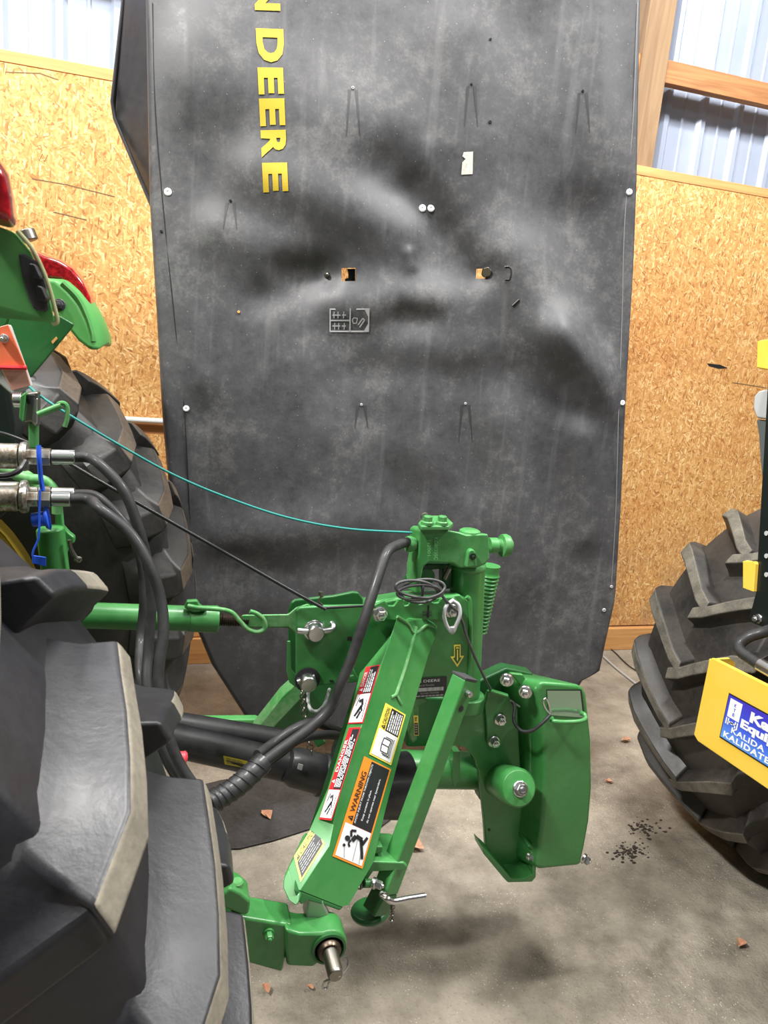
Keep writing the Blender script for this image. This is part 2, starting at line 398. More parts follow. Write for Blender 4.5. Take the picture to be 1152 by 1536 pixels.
def rim(parent, c, R, W, mat, side):
    b = MB(); d = V((0, side, 0)); p = c - d * 0
    b.lathe(c, d, [(W * .45, R * .53), (W * .47, R * .50), (W * .38, R * .47), (W * .12, R * .45), (W * .08, R * .2), (W * .16, R * .17), (W * .16, 0)], 40)
    return b.build('rim', mat, parent, smooth=35)

# ================================================================== TRACTOR (left)
TX = -.73
trac = thing('tractor', 'green tractor at the left edge with big lugged rear tyres and red tail lights', 'tractor', (TX, 1.5, 0))
cn = V((TX, .725, .805))
t1 = tyre(trac, cn, .842, .42, 28, (RUB, TREAD), R_(34.4), R_(-6.5), .05, .52, 1, lugw=.0125, drop=.24, stag=.57, fat=1.5, crown=.022, up=5.2, worn=2); t1['label'] = 'near rear tyre with tan dusty lug tops'
rim(t1, cn, .83, .44, YELD, -1); rim(t1, cn, .83, .44, YELD, 1)
cf = V((TX, 2.26, .805))
t2 = tyre(trac, cf, .83, .46, 26, (RUBD, TREADF), R_(4), R_(-9), .045, .52, 1, lugw=.024, drop=.09, up=3.6, fat=1.5); t2['label'] = 'far rear tyre, brown with dust'
rim(t2, cf, .83, .46, YELD, -1); rim(t2, cf, .83, .46, YELD, 1)
ax = MB(); ax.tube([cn, cf], .075, 20); ax.ab(TX - .35, TX + .12, 1.22, 1.78, .58, 1.15); ax.build('rear_axle', GREENK, trac, .01)
hb_ = MB(); hb_.prism([V((TX - .1, 1.18, z)) + V((x, 0, 0)) for x, z in ((0, .5), (.02, 1.1), (-.1, 1.32), (-.9, 1.3), (-1.0, 1.75), (-2.6, 1.6), (-2.75, .9), (-2.6, .55))], (0, .64, 0)); hb_.build('hood_and_chassis', GREEN, trac, .05, 3)  # unseen rest of the tractor, added to block the left lamp low down
st0 = MB(); st0.ab(TX - .55, TX - .1, 1.26, 1.74, 1.32, 1.45); st0.ab(TX - .14, TX - .02, 1.26, 1.74, 1.4, 1.95); st0.build('seat', YEL, trac, .04, 3)
for y_ in (1.1, 1.9):  # roll bar and seat out of frame, added to cast floor shadow
    rp = MB(); rp.box((TX - .02, y_, 1.6), (.035, 0, 0), (0, .035, 0), (0, 0, .85)); rp.build('roll_bar_post', BLKP, trac, .008)
rp = MB(); rp.box((TX - .02, 1.5, 2.46), (.035, 0, 0), (0, .44, 0), (0, 0, .035)); rp.build('roll_bar_top', BLKP, trac, .008)
for y0_ in (.5, 2.02):
    fn_ = MB(); n_ = 14; arc_ = [R_(82 + 90 * i / n_) for i in range(n_ + 1)]
    fn_.loft([[V((TX + r_ * math.cos(a), yy, .85 + r_ * math.sin(a))) for r_, yy in ((.90, y0_), (.93, y0_), (.93, y0_ + .46), (.90, y0_ + .46))] for a in arc_]); fn_.build('fender_arch', FGREEN, trac, .008)

def fender(Y0, Y1, lensY, up):
    # arched fender over a tyre: cross-section swept along an arc, ending in a drooping rear lip
    b = MB(); loops = []
    return b
# near fender, its rear corner reaching into the frame
def shell(name, outer, Y0, Y1, mat, parent, bevel=.012, lab=None):
    return MB().prism([P(x, y, Y0) for x, y in outer], (0, Y1 - Y0, 0)).build(name, mat, parent, bevel, 3, label=lab)
YN = .74
nf = [(-160, 215), (-60, 300), (0, 338), (24, 345), (50, 376), (70, 420), (82, 462), (86, 482), (79, 487), (52, 478), (0, 464), (-160, 400)]
f1 = MB()
fa = [P(x, y, YN) for x, y in nf]
vec = V((-.25, .06, 0))
f1.loft([fa, [p + vec for p in fa]])
f1 = f1.build('fender', FGREEN, trac, .014, 3)
b = MB(); b.tube(cat_([P(x, y, YN - .004) for x, y in ((26, 346), (50, 376), (70, 420), (82, 462), (86, 482), (79, 487))], 6), .0018, 8); b.build('edge_trim', flat('worn_pale_edge', srgb(176, 178, 130), .5), f1)
# two-rocker switch plate on the fender end
sp = MB().prism([P(x, y, YN - .006) for x, y in ((27, 380), (37, 381), (56, 392), (68, 430), (72, 464), (66, 468), (50, 464), (42, 448), (32, 410))], (0, .012, 0)).build('switch_plate', DARK, f1, .004)
for q in (((42, 395), (52, 396), (61, 415), (59, 419), (49, 417)), ((53, 427), (63, 430), (71, 448), (68, 452), (57, 450))):
    MB().prism([P(x, y, YN - .022) for x, y in q], (0, .02, 0)).build('rocker_switch', BLK, sp, .004)
l1 = MB(); lens = [(-60, 150), (-20, 215), (0, 240), (14, 262), (22, 300), (26, 345), (0, 338), (-60, 302)]
l1.loft([[P(x, y, YN + .02) for x, y in lens], [P(x, y, YN - .02) for x, y in lens], [lerp(P(x, y, YN - .05), P(-20, 280, YN - .05), .2) for x, y in lens]]); l1.build('tail_light', LENS, f1, .012, 3)
# far fender with its rear lip curving down over the tyre
YF = 2.08
ff = [(60, 418), (92, 420), (112, 438), (128, 458), (140, 482), (149, 508), (150, 526), (140, 524), (124, 512), (108, 492), (88, 470), (60, 452)]
fo = [P(x, y, YF) for x, y in ff]; f2 = MB(); sh = lambda a, dx, dz: [p + V((dx, a, dz)) for p in fo]
f2.loft([sh(-.02, -.012, 0), sh(0, 0, 0), sh(.12, .012, .012), sh(.42, .0, 0)]); f2 = f2.build('fender', FGREEN, trac, .012, 3)
rdg = MB(); pr_ = [(94, 424), (116, 446), (130, 474), (138, 500), (139, 512)]
rdg.tube(cat_([P(x, y, YF - .012) for x, y in pr_], 5), [.004] + [.010] * 19 + [.003] if False else .009, 8); rdg.build('fender_ridge', FGREEN, f2)
l2 = MB(); ln = [(40, 372), (66, 384), (88, 391), (108, 403), (124, 424), (134, 446), (137, 466), (126, 456), (112, 438), (92, 420), (60, 416), (40, 405)]
ll = [P(x, y, YF + .06) for x, y in ln]; l2.loft([ll, [p + V((.004, .05, .006)) for p in ll], [p + V((0, .18, 0)) for p in ll]]); l2.build('tail_light', LENS, f2, .012, 3)
bolt(f2, P(89, 457, YF - .02), (0, -1, 0), .011, DARK)
amb = MB(); amb.tube([P(37, 345, 2.3), P(44, 362, 2.3)], .025, 14); amb.build('work_lamp', DSTEEL, trac, .004)
# green fender bracket plate with slot
bq = [(15, 473), (88, 473), (111, 486), (108, 492), (46, 567), (30, 560), (10, 490)]
br = MB().prism([P(x, y, 1.78) for x, y in bq], (0, .012, 0)).build('bracket_plate', GREENK, trac, .003)
MB().prism([P(x, y, 1.775) for x, y in ((77, 512), (84, 505), (86, 508), (79, 516))], (0, .004, 0)).build('slot', TAN, br, smooth=0)
dk = MB(); dk.prism([P(x, y, 1.72) for x, y in ((-60, 470), (14, 474), (10, 485), (0, 500), (-60, 540))], (0, .02, 0)); dk.build('bracket_arm', GREENK, trac, .003)
# dark body of the tractor behind the couplers
bd = MB(); bd.prism([P(x, y, 1.72) for x, y in ((-320, 480), (-10, 500), (10, 560), (22, 640), (20, 760), (-20, 800), (-320, 760))], (0, .1, 0)); bd.build('rear_housing', BLKP, trac, .01)

# slow vehicle reflector panel leaning on the bracket
em = thing('reflector_panel', 'faded orange reflector panel mounted above the hydraulic couplers', 'reflector', P(20, 590, 1.45))
eq = [(-30, 500), (13, 486), (47, 582), (18, 590), (8, 590), (-14, 560)]
MB().prism([P(x, y, 1.47) for x, y in ((-36, 500), (14, 486), (48, 581), (18, 593), (-20, 560))], (0, .02, 0)).build('backing_plate', GREYT, em, .004)
MB().prism([P(x, y, 1.463) for x, y in ((-36, 500), (12, 487), (39, 551), (0, 550), (-30, 548))], (0, .006, 0)).build('orange_panel', ORANGE, em, .001)
MB().prism([P(x, y, 1.463) for x, y in ((1, 552), (38, 552), (46, 579), (18, 586))], (0, .006, 0)).build('lower_panel', PINK, em, .001, label='pale brown lower panel')
MB().tube([P(0, 551, 1.458), P(40, 552, 1.458)], .004, 8).build('edge_strip', RED, em)
bolt(em, P(6, 508, 1.458), (0, -1, 0), .006)

# latch block and hitch control bits
lt = MB(); lt.prism([P(x, y, 1.42) for x, y in ((36, 590), (57, 588), (57, 640), (52, 640), (46, 632), (36, 634), (32, 620))], (0, .03, 0)); lt = lt.build('latch', DSTEEL, trac, .005)
MB().prism([P(x, y, 1.40) for x, y in ((30, 594), (38, 588), (38, 600), (34, 634), (28, 628))], (0, .03, 0)).build('latch_side', GREEN, lt, .003)
MB().tube([P(20, 600, 1.44), P(34, 600, 1.44)], .014, 14).build('latch_pin', STEEL, lt, .002)
MB().tube([P(47, 592, 1.41), P(47, 606, 1.41)], .007, 10).build('latch_roller', BLK, lt)
MB().prism([P(x, y, 1.412) for x, y in ((50, 602), (57, 596), (57, 634), (54, 638), (48, 628))], (0, -.006, 0)).build('latch_lever', STEEL, lt, .002)
lk = MB(); lk.prism([P(x, y, 1.43) for x, y in ((42, 634), (55, 634), (55, 674), (42, 674))], (0, .03, 0)); lk.build('latch_support', GREEN, trac, .004)
rod = MB(); rod.tube([P(57, 622, 1.4), P(92, 608, 1.4)], .006, 10); rod.tube(cat_([P(90, 612, 1.4), P(88, 606, 1.4), P(96, 605, 1.4), P(101, 612, 1.4), P(100, 630, 1.4), P(97, 640, 1.4)], 6), .004, 8); rod.build('hook_rod', GREEND, trac)

# hydraulic couplers: upper one, lower pair
def coupler(y, yf, xr, mat, Y, lab):
    b = MB(); p = lambda x: P(x, y + (yf - y) * x / 110., Y); d = (p(100) - p(0)).normalized()
    b.lathe(p(-60), d, [(0, .022), ((p(28) - p(-60)).length, .022), ((p(30) - p(-60)).length, .019)], 24)
    b.lathe(p(31), d, [(0, .024), (.006, .026), (.012, .024)], 24)
    b.lathe(p(39), d, [(0, .015), (.02, .015)], 6)
    o = b.build('coupler', COUP, trac, .0015, label=lab)
    n = MB(); n.lathe(p(56), d, [(0, .012), (.004, .016), ((p(76) - p(56)).length, .016), ((p(78) - p(56)).length, .012)], 6); n.build('hex_nut', DSTEEL, o, .001)
    f = MB(); f.lathe(p(78), d, [(0, .013), ((p(xr) - p(78)).length, .013)], 20); f.build('ferrule', STEEL, o, .001)
    return p(xr), d
eU, dU = coupler(684, 686, 113, COUP, 1.38, 'upper silver coupler')
eB, dB = coupler(740, 742, 112, COUP, 1.46, 'rear lower silver coupler')
eL, dL = coupler(747, 749, 106, COUP, 1.36, 'front lower silver coupler')
MB().tube(cat_([P(-20, 712, 1.33), P(10, 713, 1.33), P(28, 706, 1.33), P(38, 692, 1.35)], 6), .005, 8).build('dust_cap_strap', CABLE, trac)
# green lift arm, stabiliser and lift rod behind the couplers
la = MB(); la.tube(cat_([P(-60, 690, 1.55), P(0, 702, 1.55), P(40, 716, 1.55), P(60, 735, 1.55)], 6), .013, 10); la.build('lift_arm_rail', GREEND, trac)
la = MB(); la.tube(cat_([P(22, 712, 1.5), P(44, 718, 1.5), P(68, 722, 1.5), P(84, 742, 1.5), P(86, 770, 1.5)], 6), .010, 10); la.build('lift_arm_loop', GREEND, trac)
cy = MB(); cy.lathe(P(75, 790, 1.52), P(86, 880, 1.52) - P(75, 790, 1.52), [(0, .018), (.004, .026), (.3, .026)], 22); cy.build('lift_cylinder', GREEN, trac, .003)
plate('lift_bracket', [(82, 752), (92, 757), (95, 790), (104, 800), (112, 806), (112, 815), (104, 818), (98, 840), (100, 880), (84, 880)], 1.53, .02, GREEN, trac, .004)
MB().tube(cat_([P(104, 810, 1.5), P(106, 822, 1.5), P(114, 836, 1.5), P(120, 838, 1.5), P(118, 842, 1.5), P(112, 838, 1.5)], 5), .004, 8).build('lift_pin_clip', DSTEEL, trac)
kn = MB(); kn.lathe(P(262, 1136, 1.3), P(276, 1137, 1.3) - P(262, 1136, 1.3), [(0, .010), (.018, .013), (.022, .010), (.024, .003)], 18); kn.build('red_knob', flat('red_cap', srgb(224, 70, 80), .4), trac)

# lower links: near one with quick end, far one a thin bar
YL = 1.06
lb = MB(); bx = [(300, 1362), (366, 1376), (440, 1388), (424, 1460), (366, 1444), (290, 1424)]
lb.prism([P(x, y, YL) for x, y in bx], (0, .055, 0)); near = lb.build('lower_link', GREEN, trac, .006, label='near lower link')
MB().tube([P(-200, 1310, YL + .03), P(320, 1390, YL + .03)], .035, 12).build('link_bar', GREEN, near)
bolt(near, P(403, 1399, YL), (0, -1, 0), .007, GREEN)
ec = P(493, 1422, YL - .012)
ey = MB(); R1 = 31 * 1.19 / FPX; a1, b1 = V((R1, 0, 0)), V((0, 0, R1))
neck = [P(432, 1384, YL - .012), P(470, 1391, YL - .012)]
out = [P(430, 1450, YL - .012), P(428, 1394, YL - .012), P(450, 1400, YL - .012)]
arc = [ec + a1 * math.cos(t) + b1 * math.sin(t) for t in [R_(110 - 12 * i) for i in range(20)]]
ey.prism(out + arc + [P(470, 1452, YL - .012)], (0, .05, 0)); ey = ey.build('link_end', GREEN, near, .008, 3)
b = MB(); b.lathe(ec + V((0, .004, 0)), (0, -1, 0), [(0, .030), (.008, .030), (.009, .026), (.004, .024)], 30); b.build('ball_socket', GREENK, ey)
b = MB(); b.lathe(ec + V((0, .0, 0)), (0, -1, 0), [(0, .021), (.008, .021), (.013, .018)], 26); b.build('ball', flat('dark_steel', srgb(96, 84, 74), .35, .9), ey)
pin = MB(); pin.lathe(ec + V((0, .12, 0)), (.0, -1, 0), [(0, .0135), (.175, .0135), (.180, .011)], 22); pin.build('link_pin', DSTEEL, near, .001)
cl = MB(); q0 = ec + V((0, -.045, 0)); cl.tube(cat_([q0 + V((.018, 0, .022)), q0 + V((.021, -.006, .008)), q0 + V((.002, -.012, -.006)), q0 + V((-.015, -.006, -.016)), q0 + V((-.017, 0, -.034)), q0 + V((-.009, 0, -.036)), q0 + V((-.008, -.008, -.016)), q0 + V((.008, -.014, .0))], 6), .0022, 8); cl.build('linch_pin_clip', STEEL, near)
hd = MB(); hd.prism([P(x, y, YL - .01) for x, y in ((334, 1342), (345, 1332), (362, 1340), (376, 1352), (374, 1372), (364, 1374), (334, 1362))], (0, .05, 0)); hd = hd.build('latch_block', GREEN, near, .006)
b = MB(); b.lathe(P(355, 1340, YL + .01), P(356, 1318, YL + .01) - P(355, 1340, YL + .01), [(0, .0105), (.022, .0105), (.025, .008)], 18); b.build('latch_knob', GREEND, hd)
fl_ = MB(); fl_.prism([P(x, y, 1.86) for x, y in ((120, 1080), (278, 1080), (385, 1079), (400, 1086), (390, 1108), (278, 1092), (120, 1096))], (0, .03, 0)); fl_ = fl_.build('lower_link', GREEN, trac, .006, label='far lower link')
# top link
YT = 1.5
tl = MB(); pa, pb = P(60, 921, YT), P(328, 929, YT); dd = (pb - pa).normalized()
tl.tube([pa, pb], .0265, 22); tl = tl.build('top_link', GREEN, trac, .004)
cap = MB(); cap.lathe(pb - dd * .06, dd, [(0, .0275), (.055, .029), (.06, .027)], 22); cap.build('end_collar', GREEN, tl, .002)
th = MB(); prof = []; L = (P(372, 931, YT) - pb).length
for i in range(26): prof.append((L * i / 25, .0145 if i % 2 else .0125))
th.lathe(pb, dd, prof, 18); th.build('threaded_rod', flat('greased_thread', srgb(70, 58, 52), .4, .8), tl, smooth=0)
te = MB(); te.loft([[P(x, y, YT - .012) for x, y in ((362, 922), (432, 921), (444, 911), (462, 905), (470, 912), (470, 945), (444, 952), (432, 942), (362, 942))], [P(x, y, YT + .02) for x, y in ((362, 922), (432, 921), (444, 911), (462, 905), (470, 912), (470, 945), (444, 952), (432, 942), (362, 942))]]); te.build('end_eye', GREEND, tl, .004)
lr = MB(); lr.tube(cat_([P(282, 909, YT - .03), P(300, 912, YT - .04), P(330, 914, YT - .045), (P(348, 919, YT - .045)), P(360, 932, YT - .045), P(372, 944, YT - .045), P(386, 948, YT - .045), P(397, 943, YT - .045), P(396, 930, YT - .045), P(386, 921, YT - .045), P(375, 917, YT - .045)], 6), .0048, 10); lr.build('lock_handle', GREEND, tl)
ear = MB(); ear.prism([P(x, y, YT - .025) for x, y in ((276, 912), (280, 902), (296, 901), (300, 908), (312, 916), (290, 920))], (0, .014, 0)); ear.build('handle_ear', GREEN, tl, .003)

# ================================================================== DISC MOWER
mow = thing('disc_mower', 'green three-point disc mower with its tall black cover folded upright', 'mower', (.5, 1.5, 0))
# ---- the upright cover
cpA, cpB = P(240, 500, 2.56), P(948, 500, 2.32); cn_ = V((cpB - cpA).cross(V((0, 0, 1)))).normalized()
if cn_.dot(E0 - cpA) < 0: cn_ = -cn_
def C0(x, y): return onpl(x, y, cpA, cn_)
def interp(t, y):
    for (y0, a), (y1, b2) in zip(t, t[1:]):
        if y <= y1: return lerp(a, b2, (y - y0) / (y1 - y0))
    return t[-1][1]
LE = [(-340, 198), (0, 219), (220, 223), (303, 225), (480, 236), (610, 243), (651, 246), (794, 260), (896, 271), (907, 273), (949, 297), (999, 318), (1077, 368), (1092, 420)]
RE = [(-340, 986), (0, 963), (270, 958), (400, 953), (500, 947), (630, 940), (760, 934), (890, 926), (906, 924), (964, 911), (1008, 902), (1022, 876), (1050, 860), (1092, 830)]
def ridge(x, y, x0, y0, x1, y1, w, a):
    dx, dy = x1 - x0, y1 - y0; L2 = dx * dx + dy * dy; t = max(0, min(1, ((x - x0) * dx + (y - y0) * dy) / L2)); d2 = (x - x0 - t * dx) ** 2 + (y - y0 - t * dy) ** 2
    return a * math.exp(-d2 / (w * w))
FOLDS = [(330, 100, 560, 220, 110, .034), (380, 265, 600, 345, 50, .030), (575, 262, 705, 425, 52, -.036), (618, 285, 668, 345, 26, -.012), (330, 345, 420, 380, 40, .018), (430, 402, 480, 410, 28, -.022), (395, 447, 450, 432, 28, -.018),
         (520, 456, 705, 446, 34, .022), (606, 476, 640, 478, 26, -.020), (755, 395, 830, 500, 52, .030), (830, 500, 938, 607, 36, .042), (850, 585, 930, 655, 30, -.008), (880, 330, 930, 470, 60, -.024), (700, 380, 720, 405, 20, -.01),
         (890, 60, 900, 260, 60, .014), (790, 60, 800, 300, 70, -.010), (300, 640, 330, 780, 45, -.018), (460, 560, 480, 760, 60, .018), (330, 800, 560, 790, 36, .018), (560, 640, 600, 740, 40, -.012), (690, 590, 700, 720, 34, -.014),
         (300, 850, 420, 860, 35, -.014), (760, 640, 780, 860, 40, .016), (868, 660, 880, 800, 26, .018), (612, 380, 616, 400, 10, .010), (500, 640, 640, 680, 40, .008), (320, 100, 340, 260, 60, -.010), (700, 60, 720, 200, 60, .014), (640, 0, 640, 200, 14, -.005), (540, 560, 760, 560, 30, -.010), (255, 380, 300, 560, 30, .008)]
def disp(x, y):
    d = sum(ridge(x, y, *f) for f in FOLDS) * 1.25
    d += .0035 * math.sin(x * .021 + y * .013) + .0025 * math.sin(x * .013 - y * .027 + 1)
    for hx, hy in ((491, 411), (725, 411)): d -= .012 * math.exp(-((x - hx) ** 2 + (y - hy) ** 2) / 400)
    e = min(x - interp(LE, y), interp(RE, y) - x)
    return d * max(0, min(1, e / 60)) if e > 0 else 0
def CV(x, y, lift=0.0): return C0(x, y) + cn_ * (disp(x, y) + lift)
NX, ys = 170, []
y = -340.0
while y < 1092: ys.append(y); y += 5 if y > -10 else 22
ys.append(1092)
cv = MB(); rows = []
holes = ((513, 403, 535, 424), (718, 403, 731, 419))
for y in ys:
    l, r = interp(LE, y), interp(RE, y); row = []
    back = V((0, 1, 0))
    for k, (ox, dy) in enumerate(((6, .20), (1, .08), (-0.5, .02), (1.5, .006))): row.append(C0(l + ox, y) + back * dy)
    for i in range(NX + 1):
        x = l + 5 + (r - l - 10) * i / NX; row.append(CV(x, y))
    for k, (ox, dy) in enumerate(((1.5, .006), (-0.5, .02), (1, .08), (6, .20))): row.append(C0(r - ox, y) + back * dy)
    rows.append(row)
n = len(rows[0]); cv.v = [p for r in rows for p in r]
for j in range(len(rows) - 1):
    l, r = interp(LE, ys[j]), interp(RE, ys[j]); ym = (ys[j] + ys[j + 1]) / 2
    for i in range(n - 1):
        x = l + 5 + (r - l - 10) * (i - 3.5) / NX
        if any(a < x < c2 and b2 < ym < d for a, b2, c2, d in holes): continue
        cv.f.append([j * n + i, j * n + i + 1, (j + 1) * n + i + 1, (j + 1) * n + i]); cv.m.append(0)
# back panel
cover = cv.build('cover', COVER, mow, smooth=60, recalc=False, label='black vinyl cover with yellow lettering')
for p_ in cover.data.polygons: pass
# dark side flap folded back on the left
fp = [C0(225, -340) + V((0, .18, 0)), C0(226, 296) + V((0, .14, 0)), P(171, 178, 2.86), P(167, 152, 2.86), P(186, -10, 2.9), P(215, -330, 2.9)]
fl = MB(); fl.prism(fp, (.01, .012, 0)); fl.build('side_flap', SHAFT, cover, .004, label='dark side flap behind the left edge')
fr = MB(); fr.tube([C0(226, 300) + V((0, .10, 0)), P(172, 178, 2.85), P(168, 152, 2.85), P(186, -10, 2.89)], .006, 8); fr.build('flap_hem', SHAFT, cover)
# stitched hem seams
for pts, nm in (([(229, 5), (233, 160), (243, 290), (262, 480), (276, 610), (284, 760), (291, 895)], 'seam'), ([(956, 5), (949, 180), (938, 330), (934, 480), (926, 620), (924, 760), (917, 880)], 'seam')):
    b = MB(); b.tube(cat_([CV(x, y, .0005) for x, y in pts], 10), .0016, 6); b.build(nm, BLK if pts[0][0] < 500 else flat('grey_thread', srgb(120, 120, 122), .6), cover)
# rivets, white washers and bolts
for x, y, r, m in ((252, 288, 5, WHT), (279, 613, 4.5, WHT), (944, 288, 5, WHT), (932, 604, 4.5, WHT), (636, 310, 5.2, WHT), (649, 310, 5.2, WHT), (917, 880, 3, GRD), (906, 915, 3.5, GRD), (528, 137, 2.4, GRD), (705, 129, 1.8, BLK), (871, 139, 2, BLK), (542, 607, 2.2, GRD), (700, 606, 2.2, GRD), (346, 302, 2, BLK), (242, 347, 2, BLK), (734, 184, 2.5, BLK), (735, 60, 1.8, BLK), (358, 468, 2, TAN)):
    p = CV(x, y); rr = r * p.y / FPX; b = MB(); b.lathe(p - cn_ * .002, cn_, [(0, rr), (.004, rr), (.006, rr * .75), (.006, rr * .35), (.004, rr * .3)], 18); b.build('rivet', [m], cover)
bolt(cover, CV(491, 411, .004), cn_, .0075, DSTEEL)
STAIN = flat('wet_stain', (.036, .036, .038, 1), .5)
for x, y, h_ in ((528, 140, 70), (705, 132, 60), (871, 142, 60), (542, 608, 34), (700, 608, 56), (346, 305, 40)):
    for dx in (-1, 1):
        b = MB(); pts = [(x + dx * (5 + 5 * k / 6), y + h_ * k / 6) for k in range(7)]; wd = [2.2 - .3 * k for k in range(7)]
        b.loft([[CV(px - w_, py, .0012) for (px, py), w_ in zip(pts, wd)], [CV(px + w_, py, .0012) for (px, py), w_ in zip(pts, wd)]], cap=False, ring=False); b.build('drip_stain', STAIN, cover, smooth=0, recalc=False)
# lettering down the cover, made as flat yellow panels on the vinyl
def cover_text(name, s_, x0, y0, x1, y1, bold=.035, space=1.0, mat=YEL2):
    vs, fs = text2d(s_, bold, space); b = MB()
    # reading direction runs down the cover; letter tops face right
    bm = bmesh.new(); bv = [bm.verts.new((u, v, 0)) for u, v in vs]; [bm.faces.new([bv[i] for i in f]) for f in fs]
    for k in range(1, 10):
        for nn in ((1, 0, 0), (0, 1, 0)): bmesh.ops.bisect_plane(bm, geom=bm.verts[:] + bm.edges[:] + bm.faces[:], plane_co=(k / 10, k / 10, 0), plane_no=nn)
    bm.verts.ensure_lookup_table(); bm.verts.index_update(); vs = [tuple(v.co)[:2] for v in bm.verts]; fs = [[v.index for v in f.verts] for f in bm.faces]; bm.free()
    b.add([CV(lerp(lerp(x0[0], x0[1], v), lerp(x1[0], x1[1], v), u), lerp(y0, y1, u), .0025) for u, v in vs], fs)
    return b.build(name, mat, cover, smooth=0, recalc=False)
for ch, ya, yb in (('J', -212, -178), ('O', -172, -130), ('H', -122, -82), ('N', -24, 20), ('D', 48, 100), ('E', 108, 148), ('E', 154, 194), ('R', 200, 241), ('E', 249, 292)):
    xr = lambda y: 420 + 12.5 * (y / 290 if y > 0 else y / 290); xl = lambda y: 382 + 13.5 * (y / 290)
    o = cover_text('letter', ch, (xr(ya) + (3 if ch == 'D' else 0), xl(ya)), ya, (xr(yb) + (3 if ch == 'D' else 0), xl(yb)), yb, .045)
# torn paper tag, pictogram decal
b = MB(); b.add([CV(x, y, .002) for x, y in ((694, 230), (708, 229), (708, 262), (691, 263), (692, 245), (697, 240), (692, 236))], [tuple(range(7))]); b.build('paper_tag', paint('stained_paper', srgb(205, 200, 190), .6, srgb(120, 112, 104), .7, 160), cover, smooth=0, recalc=False)
lc = [CV(494, 463, 0), CV(553, 462, 0), CV(553, 497, 0), CV(495, 498, 0)]
L = Label(lc, .003)
L.at = lambda u, v, l: CV(lerp(494, 553, u), lerp(463, 498, v), .004)
for r4 in ((0, 0, 1, .06), (0, .94, 1, 1), (0, 0, .03, 1), (.97, 0, 1, 1), (.5, 0, .53, 1), (.03, .48, .5, .54)): L.rect(*r4, GRD)
L.poly([(.86, 0), (1, 0), (1, .45)], GRD); L.poly([(.86, 1), (1, .55), (1, 1)], GRD)
for k in (.1, .2, .34): L.rect(k, .14, k + .02, .42, GRD); L.rect(k + .02, .62, k + .04, .9, GRD); L.rect(k - .03, .26, k + .07, .31, GRD); L.rect(k - .03, .72, k + .07, .77, GRD)
L.stroke([(.6, .4), (.57, .5), (.6, .64), (.68, .62), (.7, .42), (.6, .4)], .012, GRD, asp=.6); L.stroke([(.72, .7), (.78, .55), (.84, .42), (.88, .5), (.8, .7), (.76, .8)], .016, GRD, asp=.6)
L.build('pictogram_decal', cover)
# pieces seen in and around the two openings
b = MB(); b.prism([C0(x, y) + V((0, .03, 0)) for x, y in ((526, 409), (526, 416), (521, 417), (521, 424), (536, 424), (536, 402), (524, 402))], (0, .01, 0)); b.build('slot_bracket', BLKP, cover, .001)
b = MB(); b.prism([CV(x, y, .012) for x, y in ((726, 402), (732, 400), (737, 406), (735, 414), (728, 416), (725, 411))], (0, .012, 0)); b.build('slot_latch', DSTEEL, cover, .003)
b = MB(); b.tube(cat_([CV(754, 401, .002), CV(761, 402, .002), CV(763, 409, .002), CV(761, 419, .002), CV(755, 420, .002)], 5), .002, 6); b.build('slot_edge', BLK, cover)
b = MB(); b.tube([CV(766, 459, .002), CV(775, 450, .002)], .004, 8); b.build('cut_slit', BLK, cover)
# cutter bar behind the cover carries it
b = MB(); b.prism([C0(x, y) + V((0, .09, 0)) for x, y in ((548, -300), (700, -300), (696, 1010), (552, 1010))], (0, .08, 0)); b.build('cutter_bar', GREENK, mow, .01)

# ---- headstock: side plates, channel, head casting
YH = 1.42
body = plate('headstock', [(444, 917), (450, 911), (487, 909), (556, 908), (590, 900), (664, 896), (690, 892), (704, 905), (706, 960), (703, 1026), (690, 1036), (625, 1043), (575, 1020), (528, 1025), (452, 1031), (446, 1026), (444, 1010)], YH, .012, GREEN, mow, .004)
tp = MB(); top = [(542, 896), (600, 886), (684, 884), (702, 892), (706, 905)]
tp.loft([[P(x, y + 9, YH + .004) for x, y in top] + [P(706, 960, YH + .004), P(560, 960, YH + .004)], [P(x, y, YH + .13) for x, y in top] + [P(706, 960, YH + .13), P(560, 960, YH + .13)]]); tp.build('headstock_top', GREEN, body, .010, 3)
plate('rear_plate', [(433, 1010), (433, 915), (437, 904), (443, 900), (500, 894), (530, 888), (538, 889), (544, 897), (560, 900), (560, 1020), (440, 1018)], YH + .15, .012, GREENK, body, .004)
plate('plate_edge', [(431, 962), (436, 962), (437, 1004), (445, 1014), (444, 1032), (434, 1024), (430, 1008)], YH + .02, .006, GREEN, body, .002)
# pins in the side plate
def pinhead(c, r, d=(0, -1, 0)):
    b = MB(); b.lathe(c, d, [(0, r * 1.25), (.003, r * 1.25), (.003, r), (.022, r), (.026, r * .85)], 26); return b
pc = P(471, 945, YH)
b = pinhead(pc, .018); b.build('hitch_pin', STEEL, body, .001)
b = MB(); b.tube(cat_([P(446, 946, YH - .014), P(460, 947, YH - .016), P(484, 946, YH - .016), P(497, 944, YH - .012), P(500, 939, YH - .006), P(497, 934, YH + .004)], 6), .0068, 12); b.build('pin_handle', STEEL, body)
pc = P(460, 1020, YH); b = pinhead(pc, .018); b.build('hitch_pin', STEEL, body, .001)
b = MB(); b.tube([P(446, 1023, YH - .01), P(472, 1014, YH - .01)], .005, 10); b.build('cross_pin', STEEL, body)
b = MB(); b.lathe(P(461, 1019, YH - .001), (0, -1, 0), [(0, .027), (.003, .027), (.004, .024)], 26); b.build('pin_washer', BLK, body)
